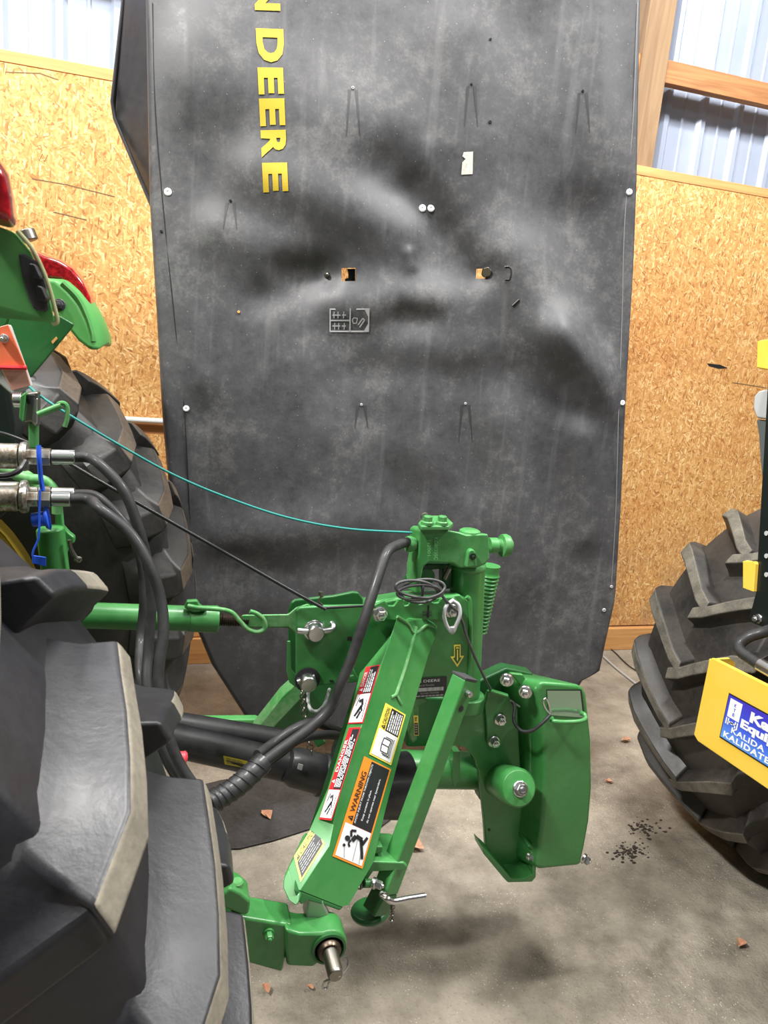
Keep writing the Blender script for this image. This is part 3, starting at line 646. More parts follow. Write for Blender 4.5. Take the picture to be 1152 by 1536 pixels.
b = MB(); b.prism([P(x, y, YH - .001) for x, y in ((521, 955), (528, 955), (528, 961), (521, 961))], (0, .002, 0)); b.build('square_hole', BLK, body, smooth=0)
b = MB(); b.prism([P(x, y, YH - .001) for x, y in ((494, 1020), (500, 1020), (501, 1023), (495, 1023))], (0, .002, 0)); b.build('square_hole', BLK, body, smooth=0)
# chain and grey bail under the lower pin
for i in range(15):
    p = P(453 + i * .9 + 1.2 * math.sin(i), 1038 + i * 6.4, YH - .02); a = V((.0065, 0, 0)) if i % 2 else V((0, .0065, 0))
    b = MB(); b.tube(circ(p, a, V((0, 0, .0062)), 12), .0016, 6, closed=True); b.build('chain_link', DSTEEL, body)
b = MB(); b.tube(cat_([P(463, 1030, YH + .03), P(462, 1050, YH + .02), P(466, 1064, YH), P(476, 1067, YH), P(486, 1058, YH), P(492, 1042, YH + .01), P(494, 1034, YH + .03)], 6), .004, 10); b.build('bail', GREYT, body)
# notched hose rack bolted on the plate
rk = plate('notched_rack', [(562, 921), (562, 908), (572, 903), (577, 901), (579, 904), (583, 909), (591, 909), (595, 904), (598, 899), (606, 898), (605, 904), (607, 909), (613, 908), (617, 901), (622, 897), (627, 897), (626, 903), (629, 907), (634, 906), (639, 899), (646, 896), (649, 898), (648, 903), (652, 905), (658, 904), (662, 898), (668, 896), (682, 896), (688, 903), (690, 912), (688, 923), (682, 929), (610, 931), (580, 930), (566, 930)], YH - .015, .008, GREEN, mow, .002)
bolt(rk, P(570, 921, YH - .016), (0, -1, 0), .0125); bolt(rk, P(677, 916, YH - .016), (0, -1, 0), .0115)
b = MB(); [b.tube([P(634, y, YH - .0165), P(648, y, YH - .0165)], .0012, 6) for y in (918, 923)]; b.tube([P(643, 908, YH - .0165), P(642, 926, YH - .0165)], .002, 6); b.build('tie_wrap', CABLE, rk)
# weld bead & arrow decal & serial plate
b = MB(); b.tube(cat_([P(700, 895, YH - .002), P(705, 905, YH - .002), P(706, 960, YH - .002), P(704, 1020, YH - .002)], 6), .005, 8); b.build('weld_bead', GREEN, body)
ac = [P(675, 966, YH), P(696, 966, YH), P(696, 1000, YH), P(675, 1000, YH)]
L = Label(ac); L.poly([(.26, .02), (.74, .0), (.74, .5), (1, .5), (.5, 1), (0, .54), (.26, .52)], YLD, 1); L.poly([(.34, .09), (.66, .08), (.66, .58), (.82, .57), (.5, .88), (.19, .6), (.34, .58)], GREENK, 2)
L.rect(.46, .22, .54, .62, YLD, 3); L.stroke([(.4, .15), (.6, .15)], .03, YLD, 3); L.poly([(.44, .62), (.56, .62), (.5, .74)], YLD, 3); L.build('arrow_decal', body)
sc_ = [P(604, 1018, YH), P(670, 1014, YH), P(669, 1044, YH), P(604, 1048, YH)]
L = Label(sc_); L.rect(0, 0, 1, 1, BKD, 1); L.text('JOHN DEERE', .06, .10, .84, .27, WHT, 2, 0.0); L.text('Serial Number', .36, .32, .72, .42, GRD, 2); L.text('ROTARY MOWER', .40, .74, .82, .82, GRD, 2)
r9 = random.Random(3); u = .3
while u < .92:
    w = r9.uniform(.004, .012); L.rect(u, .50, u + w, .68, WHT, 2); u += w + r9.uniform(.004, .01)
L.lines(.3, .88, .95, .98, 1, GRD, 2, .6, 8); L.build('serial_plate', body)
# vertical post
po = MB(); pt_, pb_ = P(702, 846, 1.505), P(694, 1052, 1.505)
po.tube([pt_, pb_], .040, 32); post = po.build('pivot_post', GREEN, mow, .003)
b = MB(); b.lathe(pt_ + V((0, 0, .002)), (0, 0, -1), [(0, .0405), (.004, .042), (.01, .042), (.012, .0405)], 32); b.build('post_ring', CAST, post)
b = MB(); b.lathe(P(699, 1040, 1.505), (0, 0, -1), [(0, .03), (.002, .046), (.035, .046), (.04, .04)], 30); b.build('post_foot', GREEN, post, .003)
# head casting on the post
hd_ = [(629, 795), (634, 791), (660, 793), (688, 798), (700, 802), (722, 801), (733, 801), (735, 838), (729, 846), (716, 852), (690, 852), (680, 845), (644, 844), (636, 850), (632, 868), (632, 890), (623, 890), (624, 850), (628, 830)]
hb = MB(); A = [P(x, y, 1.44) for x, y in hd_]
B = [p + V((0, .065, -.012)) for p in A]
hb.loft([A, B]); head = hb.build('head_casting', CAST, mow, .010, 4)
b = MB(); pd = [(627, 784), (634, 776), (640, 773), (668, 773), (680, 784), (674, 789), (632, 789)]
pdw = [G(x, y, P(640, 789, 1.47).z + .012) for x, y in pd]
b.prism(pdw, (0, 0, -.010)); b.build('top_pad', CAST, head, .003)
for x, y in ((641, 784), (663, 784)): bolt(head, G(x, y, P(640, 789, 1.47).z + .016), (0, 0, 1), .010, CAST, stud=False)
b = MB(); b.tube(circ(G(637, 775, P(640, 789, 1.47).z + .02), V((.008, 0, 0)), V((0, 0, .008)), 14), .0018, 6, closed=True); b.build('lifting_ring', DSTEEL, head)
zt = P(700, 800, 1.44).z
b = MB(); b.lathe(G(705, 796, zt) + V((0, 0, -.004)), (0, 0, 1), [(0, .024), (.004, .023), (.007, .018), (.007, 0)], 28); b.build('grease_cap', CAST, head)
b = MB(); q = P(709, 836, 1.437)
b.prism([P(x, y, 1.428) for x, y in ((699, 852), (702, 830), (705, 825), (710, 824), (714, 828), (716, 850))], (0, .02, 0)); b.build('grease_boss', CAST, head, .004)
b = MB(); b.lathe(P(708, 834, 1.43), (0, -1, 0), [(0, .0075), (.006, .0075), (.006, .004), (.014, .0035)], 12); b.build('grease_fitting', flat('dark_fitting', srgb(50, 62, 50), .3, .6), head)
b = MB(); kx = P(733, 818, 1.50); b.lathe(kx, (1, 0, 0), [(0, .018), (.02, .018), (.022, .015), (.03, .015), (.032, .026), (.042, .027), (.05, .024), (.052, .016), (.056, .016)], 28); b.build('pivot_knob', CAST, head, .001)
b = MB(); b.lathe(P(623, 816, 1.455), (-1, 0, 0), [(0, .013), (.012, .018), (.02, .017), (.021, .008)], 22); b.build('hose_boss', CAST, head)
for t, (x0, y0, x1, y1) in (('KG80395C', (651, 806, 657, 840)), ('H2001', (641, 810, 646, 834))):
    vs, fs = text2d(t, .02); b = MB(); b.add([P(lerp(x1, x0, v), lerp(y0, y1, u), 1.4372) for u, v in vs], fs); b.build('cast_lettering', LETG, head, smooth=0, recalc=False)
# linkage under the casting
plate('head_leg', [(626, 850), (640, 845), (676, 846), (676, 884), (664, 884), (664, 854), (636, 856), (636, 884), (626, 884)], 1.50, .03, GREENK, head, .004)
b = MB(); b.lathe(P(640, 866, 1.47), (0, 1, 0), [(0, .02), (.06, .02)], 20); b.tube([P(608, 870, 1.5), P(622, 870, 1.5)], .013, 14); b.build('head_roller', GREENK, head, .002)
b = MB(); b.tube([P(666, 868, 1.48), P(674, 852, 1.48)], .006, 8); b.build('head_lever', DSTEEL, head)
# ribbed spring guard behind the post
b = MB(); p0, p1 = P(735, 848, 1.6), P(720, 950, 1.6); d = p1 - p0; prof = []
for i in range(37):
    t = i / 36; prof.append((d.length * t, (.026 - .012 * t) + (.0035 if i % 2 else -.001) * (1 if t > .12 else 0)))
b.lathe(p0, d, prof, 20); b.build('spring_guard', GREEN, mow, smooth=60)

# ---- A-frame legs: near box beam with the warning labels, far leg
a0, a1_, a2 = P(598, 920, 1.375), P(497, 1269, 1.13), P(558, 1297, 1.155); fn = pl3(a0, a1_, a2)
FP = lambda x, y: onpl(x, y, a0, fn)
M1, M2 = FP(572, 997), FP(510, 1186); sn = pl3(M1, M2, M1 + V((-.32, .95, 0)))
SP = lambda x, y: onpl(x, y, M1, sn)
M3, M4 = FP(494, 1270), FP(450, 1336); S3 = SP(463, 1247); ln_ = pl3(M3, M4, S3)
LP = lambda x, y: onpl(x, y, M3, ln_)
front = [FP(x, y) for x, y in ((597, 921), (611, 932), (634, 928), (650, 935), (656, 940), (654, 952), (642, 985), (605, 1113), (578, 1216), (560, 1294), (523, 1358), (512, 1361), (450, 1336), (494, 1269), (510, 1186), (543, 1088), (572, 997), (586, 958))]
back_off = V((.03, .13, 0))
am = MB(); nF = len(front)
side = [SP(585, 955), SP(560, 985), SP(540, 1010), SP(522, 1083), SP(492, 1183), S3, LP(441, 1286), LP(432, 1302), LP(440, 1330)]
backp = {}
vs = front + side; iF = list(range(nF)); iS = [nF + i for i in range(len(side))]
rear = [front[i] + back_off for i in range(2, 11)]; iR = [len(vs) + i for i in range(len(rear))]; vs = vs + rear
fs = [tuple(iF)]
mid = [17, 16, 15, 14, 13, 12]
fs.append((17, 16, iS[2], iS[1], iS[0])); fs.append((16, 15, iS[3], iS[2])); fs.append((15, 14, iS[4], iS[3])); fs.append((14, 13, iS[5], iS[4])); fs.append((13, 12, iS[8], iS[7], iS[6], iS[5]))
for i in range(8): fs.append((2 + i, 3 + i, iR[i + 1], iR[i]))
fs.append(tuple(iS) + tuple(iR[::-1])); fs.append((17, iS[0], iR[0], 2, 1, 0)); fs.append((10, 11, 12, iS[8], iR[8]))
am.add(vs, fs); arm = am.build('frame_leg', GREEN, mow, .006, 3, label='near leg plastered with warning labels')
b = MB(); b.tube(cat_([FP(624, 940) - fn * 0, FP(622, 950), FP(608, 1000), FP(594, 1042)], 8), .0042, 8); b.tube([FP(594, 1042), FP(587, 1046)], .0035, 8); b.tube([FP(594, 1042), FP(602, 1056)], .0035, 8); b.tube(cat_([FP(596, 925), FP(612, 936), FP(622, 950), FP(640, 938), FP(652, 940)], 6), .0035, 8); b.build('weld_bead', GREEND, arm)
# tab between leg and headstock
b = MB(); b.prism([P(x, y, 1.36) for x, y in ((526, 1002), (530, 1002), (538, 1018), (544, 1022), (538, 1024), (524, 1018), (519, 1015), (530, 1013))], (0, .006, 0)); b.build('gusset_tab', GREEN, arm, .002)
# lower end block & square steel pin
b = MB(); b.prism([LP(x, y) + V((0, .0, 0)) for x, y in ((432, 1302), (424, 1318), (423, 1332), (432, 1352), (446, 1362), (450, 1342))], (.05, .1, 0)); b.build('end_cap', GREEN, arm, .004)
b = MB(); b.prism([FP(x, y) for x, y in ((440, 1334), (452, 1338), (515, 1362), (510, 1367), (490, 1360), (462, 1352), (452, 1358), (446, 1352))], (.02, .08, 0)); b.build('end_skirt', GREENK, arm, .004)
b = MB(); b.prism([P(x, y, 1.085) for x, y in ((464, 1350), (485, 1352), (498, 1384), (498, 1398), (466, 1398), (458, 1380))], (0, .035, 0)); b.build('square_pin', flat('brushed_steel', srgb(176, 180, 172), .45, .7), arm, .004)
far = plate('frame_leg', [(500, 1012), (520, 1030), (510, 1048), (440, 1092), (398, 1110), (384, 1106), (386, 1094), (424, 1044), (444, 1024), (470, 1005)], 1.75, .03, GREENK, mow, .004, label='far leg')
fe = MB(); fe.loft([[P(x, y, 1.75) for x, y in ((444, 1022), (424, 1044), (386, 1094), (382, 1107))], [P(x, y, 1.6) for x, y in ((462, 1030), (446, 1054), (404, 1104), (398, 1112))]], cap=False, ring=False)
far2 = MB(); far2.prism([P(x, y, 1.70) for x, y in ((446, 1024), (424, 1044), (384, 1095), (380, 1108), (398, 1112), (412, 1090), (450, 1050), (464, 1034))], (0, .05, 0)); far2.build('leg_flange', GREEND, far, .003)
# labels on the leg
def tri(L, u, v, s, m1, m2, l=2, asp=1.0):
    L.poly([(u, v + s), (u + s * asp, v), (u + 2 * s * asp, v + s)] if False else [(u, v + s), (u + s * asp * .55, v), (u + 1.1 * s * asp, v + s)], m1, l)
    L.rect(u + s * asp * .5, v + s * .35, u + s * asp * .6, v + s * .72, m2, l + 1)
L = Label([FP(498, 1284), FP(545.5, 1134), FP(586, 1154), FP(543, 1303)])
L.rect(0, 0, 1, 1, ORG, 0).rect(.34, .29, .985, .945, BKD, 1).rect(.02, .06, .335, .945, WHT, 1)
tri(L, .37, .07, .17, BKD, ORG, 2, .28); L.text('WARNING', .45, .08, .86, .24, BKD, 2, .01)
L.text('AVOID INJURY FROM THROWN OBJECTS', .36, .31, .96, .38, WHT, 2, .01); L.text('Keep curtains in place.', .41, .5, .72, .58, WHT, 2, .008); L.text('do not operate near bystanders.', .41, .68, .86, .76, WHT, 2, .008)
# thrown-object figure
L.dot(.205, .26, .026, BKD, 3, .3); L.stroke([(.2, .42), (.255, .5), (.245, .72)], .02, BKD, 3, .3); L.stroke([(.23, .36), (.285, .3), (.30, .46)], .011, BKD, 3, .3); L.stroke([(.245, .7), (.20, .76), (.285, .86)], .013, BKD, 3, .3); L.stroke([(.24, .68), (.12, .84), (.08, .88)], .014, BKD, 3, .3); L.stroke([(.20, .38), (.165, .33), (.14, .4)], .009, BKD, 3, .3); L.dot(.135, .22, .014, BKD, 3, .3)
for a in ((.13, .24, .03, .34), (.24, .58, .03, .62), (.14, .78, .03, .84)): L.stroke([(a[0], a[1]), (a[2], a[3])], .0035, GRD, 2, .3)
L.build('warning_label', arm, 'orange warning label with falling figure')
L = Label([FP(553, 1131), FP(577.6, 1054), FP(608, 1072), FP(586, 1148)])
L.rect(0, 0, 1, 1, YLD, 0).rect(.53, .33, .97, .93, BKD, 1).rect(.03, .06, .52, .93, WHT, 1); tri(L, .54, .1, .18, BKD, YLD, 2, .4); L.text('CAUTION', .63, .12, .94, .28, BKD, 2, .01); L.lines(.55, .38, .95, .92, 6, WHT, 2, .55, 5, 4)
L.stroke([(.15, .38), (.28, .35), (.4, .38), (.4, .7), (.28, .67), (.15, .7), (.15, .38)], .008, BKD, 2, .45); L.stroke([(.28, .35), (.28, .67)], .007, BKD, 2, .45); L.stroke([(.12, .44), (.12, .76), (.28, .73), (.43, .76), (.43, .44)], .006, BKD, 2, .45); L.stroke([(.1, .5), (.1, .82), (.28, .79), (.45, .82)], .005, BKD, 2, .45)
L.build('caution_label', arm, 'yellow caution label with open book')
for cs4, nm, u_, lab in (([SP(522, 1086), SP(549.5, 1001), SP(571, 997), SP(545, 1085)], 'danger_label', .5, 'upper red danger label'), ([SP(479, 1229), SP(524, 1092), SP(542, 1091), SP(498, 1231)], 'danger_label', .31, 'lower red danger label')):
    L = Label(cs4); L.rect(0, 0, 1, 1, RED, 0).rect(u_ + .01, .36, .98, .94, BKD, 1).rect(.02, .05, u_, .93, WHT, 1)
    hh = (1 - u_); tri(L, u_ + hh * .1, .06, .24, WHT, RED, 2, .22 if u_ > .4 else .16); L.text('DANGER', u_ + hh * .28, .08, u_ + hh * .8, .29, WHT, 2, .01)
    L.lines(u_ + .03, .4, .96, .92, 4, WHT, 2, .5, 6, 8 + int(u_ * 10))
    s2 = u_ / .5
    L.stroke([(.12 * s2, .3), (.3 * s2, .62), (.42 * s2, .5)], .022 * s2, BKD, 2, .3); L.stroke([(.2 * s2, .7), (.3 * s2, .55), (.2 * s2, .4)], .016 * s2, BKD, 2, .3); L.dot(.38 * s2, .42, .03 * s2, BKD, 3, .3); L.stroke([(.08 * s2, .5), (.2 * s2, .62)], .02 * s2, BKD, 2, .3); L.stroke([(.3 * s2, .2), (.44 * s2, .3)], .008, BKD, 2, .3); L.stroke([(.06 * s2, .85), (.4 * s2, .8)], .006, BKD, 2, .3)
    L.build(nm, arm, lab)
L = Label([LP(441, 1285), LP(474, 1232), LP(487, 1266), LP(451, 1324)])
L.rect(0, 0, 1, 1, YLD, 0).rect(.06, .32, .95, .93, BKD, 1); tri(L, .06, .08, .2, BKD, YLD, 2, .6); L.text('CAUTION', .22, .09, .92, .27, BKD, 2, .01); L.lines(.12, .40, .9, .9, 5, GRD, 2, .3, 5, 5); L.build('caution_label', arm, 'yellow caution label on the bent lower end')

# ---- parking stand tube with cap, clamp plate, pin and dish foot
YS = 1.24
s0, s1 = P(697, 1016, YS), P(578, 1335, YS - .06); sd = (s1 - s0).normalized()
uu = sd.cross(V((0, -1, 0))).normalized(); rot = Matrix.Rotation(R_(68), 3, sd); ua = rot @ uu; ub = sd.cross(ua)
hw_ = .0185
sq = lambda p, k=1: [p + hw_ * k * (a * ua + c * ub) for a, c in ((-1, -1), (1, -1), (1, 1), (-1, 1))]
b = MB(); b.loft([sq(s0), sq(s1)]); stand = b.build('parking_stand', GREEN, mow, .004, 3)
b = MB(); b.loft([sq(s0 - sd * .004, 1.02), sq(s0 + sd * .001, 1.02)]); b.build('tube_cap', DARK, stand, .001)
def surf(t, off): return lerp(s0, s1, t)
b = MB(); nf_ = (E0 - s0); nf_ = -ub if (-ub).dot(nf_) > 0 else ub
nf2 = max((ua, -ua, ub, -ub), key=lambda d: d.x * .6 - d.y)
b.lathe(lerp(s0, s1, .055) + nf2 * hw_, nf2, [(0, .0065), (.01, .0065), (.012, .004)], 14); b.build('roll_pin', STEEL, stand)
b = MB(); b.lathe(lerp(s0, s1, .13) + nf2 * (hw_ - .004), nf2, [(0, .0062), (.0052, .0062)], 18); b.build('pin_hole', BLK, stand)
b = MB(); b.prism([P(x, y, YS - .075) for x, y in ((548, 1292), (606, 1294), (612, 1300), (610, 1306), (560, 1308), (553, 1318), (553, 1330), (546, 1330), (546, 1300))], (0, .09, 0)); clampp = b.build('clamp_plate', GREEN, stand, .003)
b = MB(); b.prism([P(x, y, YS - .06) for x, y in ((545, 1270), (575, 1270), (574, 1280), (555, 1282), (552, 1300), (545, 1300))], (0, .06, 0)); b.build('clamp_bracket', GREEN, stand, .003)
b = MB(); b.lathe(P(546, 1325, YS - .08), P(566, 1325, YS - .08) - P(546, 1325, YS - .08), [(0, .008), (.02, .008), (.022, .006)], 16); b.build('clamp_boss', GREEN, stand, .002)
bolt(stand, P(562, 1325, YS - .085), (.8, -.6, 0), .008); bolt(stand, P(546, 1325, YS - .075), (-.8, -.6, 0), .006, DSTEEL)
b = MB(); b.tube(cat_([P(572, 1340, YS - .10), P(581, 1348, YS - .115), P(590, 1352, YS - .115), P(612, 1348, YS - .11), P(637, 1344, YS - .105)], 5), .006, 12); b.build('stand_pin', STEEL, stand)
b = MB(); b.tube(cat_([P(570, 1344, YS - .11), P(576, 1339, YS - .12), P(582, 1342, YS - .12), P(578, 1347, YS - .12), P(571, 1344, YS - .115)], 5), .0018, 8); b.build('pin_clip', DSTEEL, stand)
for i in range(7):
    p = P(588 + .6 * math.sin(i * 2), 1357 + i * 4.2, YS - .1); a = V((.005, 0, 0)) if i % 2 else V((0, .005, 0)); b = MB(); b.tube(circ(p, a, V((0, 0, .0045)), 10), .0012, 6, closed=True); b.build('chain_link', DSTEEL, stand)
b = MB(); fc = P(555, 1362, YS - .03); b.lathe(fc, (.12, -.1, -1), [(0, .036), (.006, .040), (.012, .038), (.022, .026), (.026, .0)], 30); b.build('dish_foot', GREENK, stand, .002)
b = MB(); b.loft([sq(s1), sq(P(562, 1366, YS - .06))]); b.build('stand_shin', GREENK, stand, .003)

# ---- gearbox side: big tube, mounting plate, boss, shield
YP = 1.52
plt = plate('pivot_plate', [(728, 1052), (733, 1040), (738, 1035), (756, 1046), (766, 1050), (777, 1060), (778, 1095), (786, 1240), (786, 1316), (762, 1322), (729, 1276), (727, 1240), (722, 1190), (718, 1158), (711, 1137), (697, 1121), (680, 1118), (668, 1122), (652, 1118), (672, 1090), (692, 1076)], YP, .016, GREEN, mow, .003)
plate('lift_tab', [(732, 1036), (764, 1044), (777, 1064), (777, 1090), (762, 1100), (750, 1122), (738, 1124), (731, 1116), (731, 1100), (728, 1060)], YP - .012, .010, GREEN, plt, .003)
b = MB(); b.prism([P(732, 1035, YP - .012), P(762, 1044, YP - .012), P(762, 1047, YP - .05), P(735, 1039, YP - .05)], (0, 0, .006)); b.build('tab_lip', GREEN, plt, .002)
for x, y in ((750, 1079), (741, 1112)): bolt(plt, P(x, y, YP - .014), (0, -1, 0), .0115)
b = MB(); b.prism([P(x, y, YP - .055) for x, y in ((724, 1272), (730, 1278), (735, 1282), (768, 1318), (786, 1318), (799, 1312), (800, 1276), (792, 1270), (796, 1266), (805, 1276), (804, 1316), (798, 1323), (762, 1324), (756, 1318), (726, 1282))], (0, .06, 0)); b.build('skid_rim', GREEN, plt, .002)
bolt(plt, P(795, 1284, YP - .05), (.5, -.85, 0), .009)
b = MB(); b.lathe(P(734, 1245, YP - .001), (0, -1, 0), [(0, .0035), (.0012, .0035)], 14); b.build('pin_hole', BLK, plt)
q0, q1 = P(748, 1170, YP + .01), P(782, 1184, YP - .12); d = q1 - q0
b = MB(); b.lathe(q0, d, [(0, .043), (d.length * .5, .0435)], 34); boss = b.build('pivot_boss', GREEN, plt, .002)
b = MB(); b.lathe(q0 + d * .5, d, [(0, .046), (d.length * .34, .0465), (d.length * .40, .041), (d.length * .44, .015), (d.length * .44, 0)], 34); b.build('boss_cap', GREEN, boss, .0015)
bolt(boss, q0 + d * .95, d, .014)
b = MB(); b.tube([P(540, 1152, 1.62), P(720, 1156, 1.62)], .048, 30); tb = b.build('cross_tube', GREEN, mow, .003)
b = MB(); b.prism([P(x, y, 1.60) for x, y in ((674, 1118), (684, 1118), (684, 1160), (676, 1172), (672, 1160))], (0, -.03, 0)); b.build('tube_gusset', GREEN, tb, .002)
b = MB(); b.lathe(P(712, 1156, 1.62), (1, 0, 0), [(0, .052), (.01, .052)], 30); b.build('tube_flange', GREEND, tb)
b = MB(); b.prism([P(x, y, 1.66) for x, y in ((610, 1045), (668, 1046), (668, 1120), (610, 1122))], (0, .08, 0)); b.build('gearbox', GREENK, mow, .008)
b = MB(); b.prism([P(x, y, 1.5) for x, y in ((622, 1048), (638, 1046), (642, 1052), (630, 1058), (626, 1110), (619, 1115), (614, 1100), (620, 1080))], (0, .02, 0)); sl = b.build('support_lug', GREEND, mow, .003)
L = Label([P(620, 1073, 1.49), P(627, 1073, 1.49), P(628, 1103, 1.49), P(621, 1103, 1.49)]); L.rect(0, 0, 1, 1, YLD, 0).rect(.1, .36, .9, .96, BKD, 1); L.lines(.2, .08, .8, .3, 3, BKD, 1); L.lines(.2, .42, .8, .9, 4, GRD, 2); L.build('small_label', sl, 'small yellow and black label')
# shield
YQ = 1.44
sf = [(806, 1034), (812, 1022), (840, 1024), (868, 1027), (876, 1031), (881, 1042), (888, 1110), (889, 1181), (885, 1232), (878, 1270), (872, 1298), (812, 1304), (806, 1300), (810, 1262), (815, 1220), (817, 1180), (817, 1121), (813, 1070)]
front_s = [P(x, y, YQ) for x, y in sf]
sb = MB(); off = V((-.10, .09, -.012)); offm = V((-.02, .05, .012))
ins = [p for p in front_s]
sb.loft([front_s, [P(x - 76, y - 18 - (y - 1030) * .06, YQ + .2) for x, y in sf]]); shd = sb.build('drive_shield', GREEN, mow, .012, 4)
b = MB(); fl_pts = [(790, 1020), (806, 1024), (813, 1070), (817, 1121), (815, 1220), (808, 1262), (800, 1240), (796, 1180), (795, 1100), (792, 1050)]
b.prism([P(x, y, YQ + .05) for x, y in fl_pts], (0, .012, 0)); b.build('side_flange', GREEND, shd, .003)
tpz = P(840, 1010, YQ + .15)
for x, y in ((760, 1020), (788, 1038)): bolt(shd, P(x, y, YQ + .02), (-.5, -.85, 0), .012)
b = MB(); b.prism([P(x, y, YQ + .06) for x, y in ((765, 1010), (785, 1012), (797, 1030), (797, 1056), (790, 1058), (783, 1030))], (0, .012, 0)); b.build('bolt_bracket', GREEN, shd, .003)
L = Label([P(819, 1034, YQ), P(872, 1034, YQ), P(877, 1076, YQ), P(822, 1072, YQ)]); L.rect(0, 0, 1, 1, BKD, 0).rect(.02, .04, .95, 1, REFL, 1); L.build('reflective_panel', shd)
b = MB(); b.tube(cat_([P(828, 1075, YQ + .01), P(829, 1081, YQ - .02), P(845, 1083, YQ - .03), P(868, 1082, YQ - .03), P(878, 1078, YQ - .02), P(876, 1071, YQ - .01), P(869, 1070, YQ + .006)], 6), .0052, 12); b.build('grab_handle', GREEN, shd)
b = MB(); b.tube(cat_([P(768, 1052, YP - .02), P(772, 1060, YP - .03), P(771, 1082, YP - .05), P(782, 1096, YP - .07), P(798, 1096, YP - .09), P(814, 1084, YP - .1), P(826, 1072, YP - .1)], 6), .0042, 10); b.build('retaining_cable', HOSE, shd)
b = MB(); b.tube(cat_([P(826, 1072, YP - .1), P(818, 1062, YP - .1), P(815, 1052, YP - .1), P(819, 1048, YP - .1), P(823, 1056, YP - .1), P(826, 1068, YP - .1)], 5), .0022, 8); b.tube([P(765, 1050, YP - .02), P(780, 1060, YP - .03)], .002, 6); b.build('wire_loop', STEEL, shd)
bolt(shd, P(876, 1288, YQ + .02), (.6, -.7, -.2), .010)
# inner guard behind the plate
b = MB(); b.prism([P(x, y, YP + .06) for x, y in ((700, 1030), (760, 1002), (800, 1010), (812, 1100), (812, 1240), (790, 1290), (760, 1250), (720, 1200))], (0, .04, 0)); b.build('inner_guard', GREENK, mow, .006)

# ================================================================== PTO driveshaft (black guard tube and cones)
pto = thing('driveshaft', 'black guarded driveshaft running from behind the tyre into the mower', 'driveshaft', P(430, 1150, 1.5))
YD = 1.5
b = MB(); b.tube([P(150, 1084, YD), P(500, 1165, YD)], .036, 26); tube_ = b.build('guard_tube', SHAFT, pto, .002)
b = MB(); b.tube([P(150, 1070, YD + .08), P(420, 1112, YD + .08)], .03, 22); b.build('guard_tube', SHAFT, pto, .002)
L = Label([P(335, 1133, YD - .036), P(371, 1141, YD - .036), P(375, 1153, YD - .034), P(337, 1146, YD - .034)], .001); L.rect(0, 0, 1, 1, flat('worn_yellow_label', srgb(190, 176, 40), .5), 0); L.lines(.1, .2, .9, .9, 4, BKD, 1, .4, 4, 6); L.build('yellow_label', tube_)
c0, c1 = P(430, 1147, YD - .02), P(545, 1180, YD - .02); d = c1 - c0; Ln = d.length
b = MB(); b.lathe(c0, d, [(0, .036), (Ln * .1, .044), (Ln * .42, .045), (Ln * .44, .049), (Ln * .55, .049), (Ln * .57, .053), (Ln * .75, .058), (Ln * .8, .064), (Ln * .98, .066), (Ln, .05)], 34); b.build('guard_cone', SHAFT, pto, .002)
b = MB(); b.lathe(P(505, 1120, YD + .02), d, [(0, .03), (.05, .034), (.09, .05), (.14, .052)], 30); b.build('guard_bell', SHAFT, pto, .002)
b = MB(); b.lathe(P(560, 1180, 1.56), (1, .02, -.05), [(0, .075), (.05, .08), (.09, .082), (.10, .06)], 34); b.build('gearbox_cone', SHAFT, pto, .003)
b = MB(); b.prism([P(x, y, YD - .07) for x, y in ((448, 1146), (455, 1148), (453, 1156), (446, 1154))], (0, .004, 0)); b.build('shaft_clip', GREYT, pto, .001)
b = MB(); b.loft([[P(x, y, 1.55) for x, y in ((466, 1106), (482, 1104), (490, 1114), (476, 1122))], [P(x, y, 1.62) for x, y in ((466, 1106), (482, 1104), (490, 1114), (476, 1122))]]); b.build('green_yoke', GREEN, pto, .004)

# ================================================================== HOSES, CORDS, CABLES
def hose(pts, r, label, name='hydraulic_hose', mat=None, cat='hose', grp=None, n=14):
    b = MB(); b.tube(cat_(pts, 10), r, n); o = b.build(name, mat or HOSE, None, smooth=60); return tag(o, label, cat, grp)
Hg = 'hydraulic hoses of the mower'
hose([eU - dU * .01, eU + dU * .02, P(150, 697, 1.36), P(185, 735, 1.34), P(207, 790, 1.33), P(222, 850, 1.33), P(227, 910, 1.32), P(222, 980, 1.3), P(222, 1040, 1.26), P(250, 1130, 1.22), P(300, 1212, 1.2)], .0092, 'black hydraulic hose leaving the topmost silver coupler', grp=Hg)
hose([eB - dB * .01, eB + dB * .03, P(160, 757, 1.45), P(190, 790, 1.44), P(211, 838, 1.42), P(216, 900, 1.4), P(211, 960, 1.38), P(212, 1020, 1.3), P(235, 1110, 1.27), P(290, 1208, 1.25)], .0092, 'black hydraulic hose hanging furthest left beside the far tyre', grp=Hg)
hose([eL - dL * .01, eL + dL * .03, P(150, 763, 1.32), P(195, 800, 1.30), P(225, 850, 1.28), P(241, 900, 1.27), P(245, 950, 1.25), P(238, 1030, 1.22), P(262, 1130, 1.19), P(310, 1206, 1.17)], .0096, 'black hydraulic hose leaving the lower silver coupler, outermost of the drop', grp=Hg)
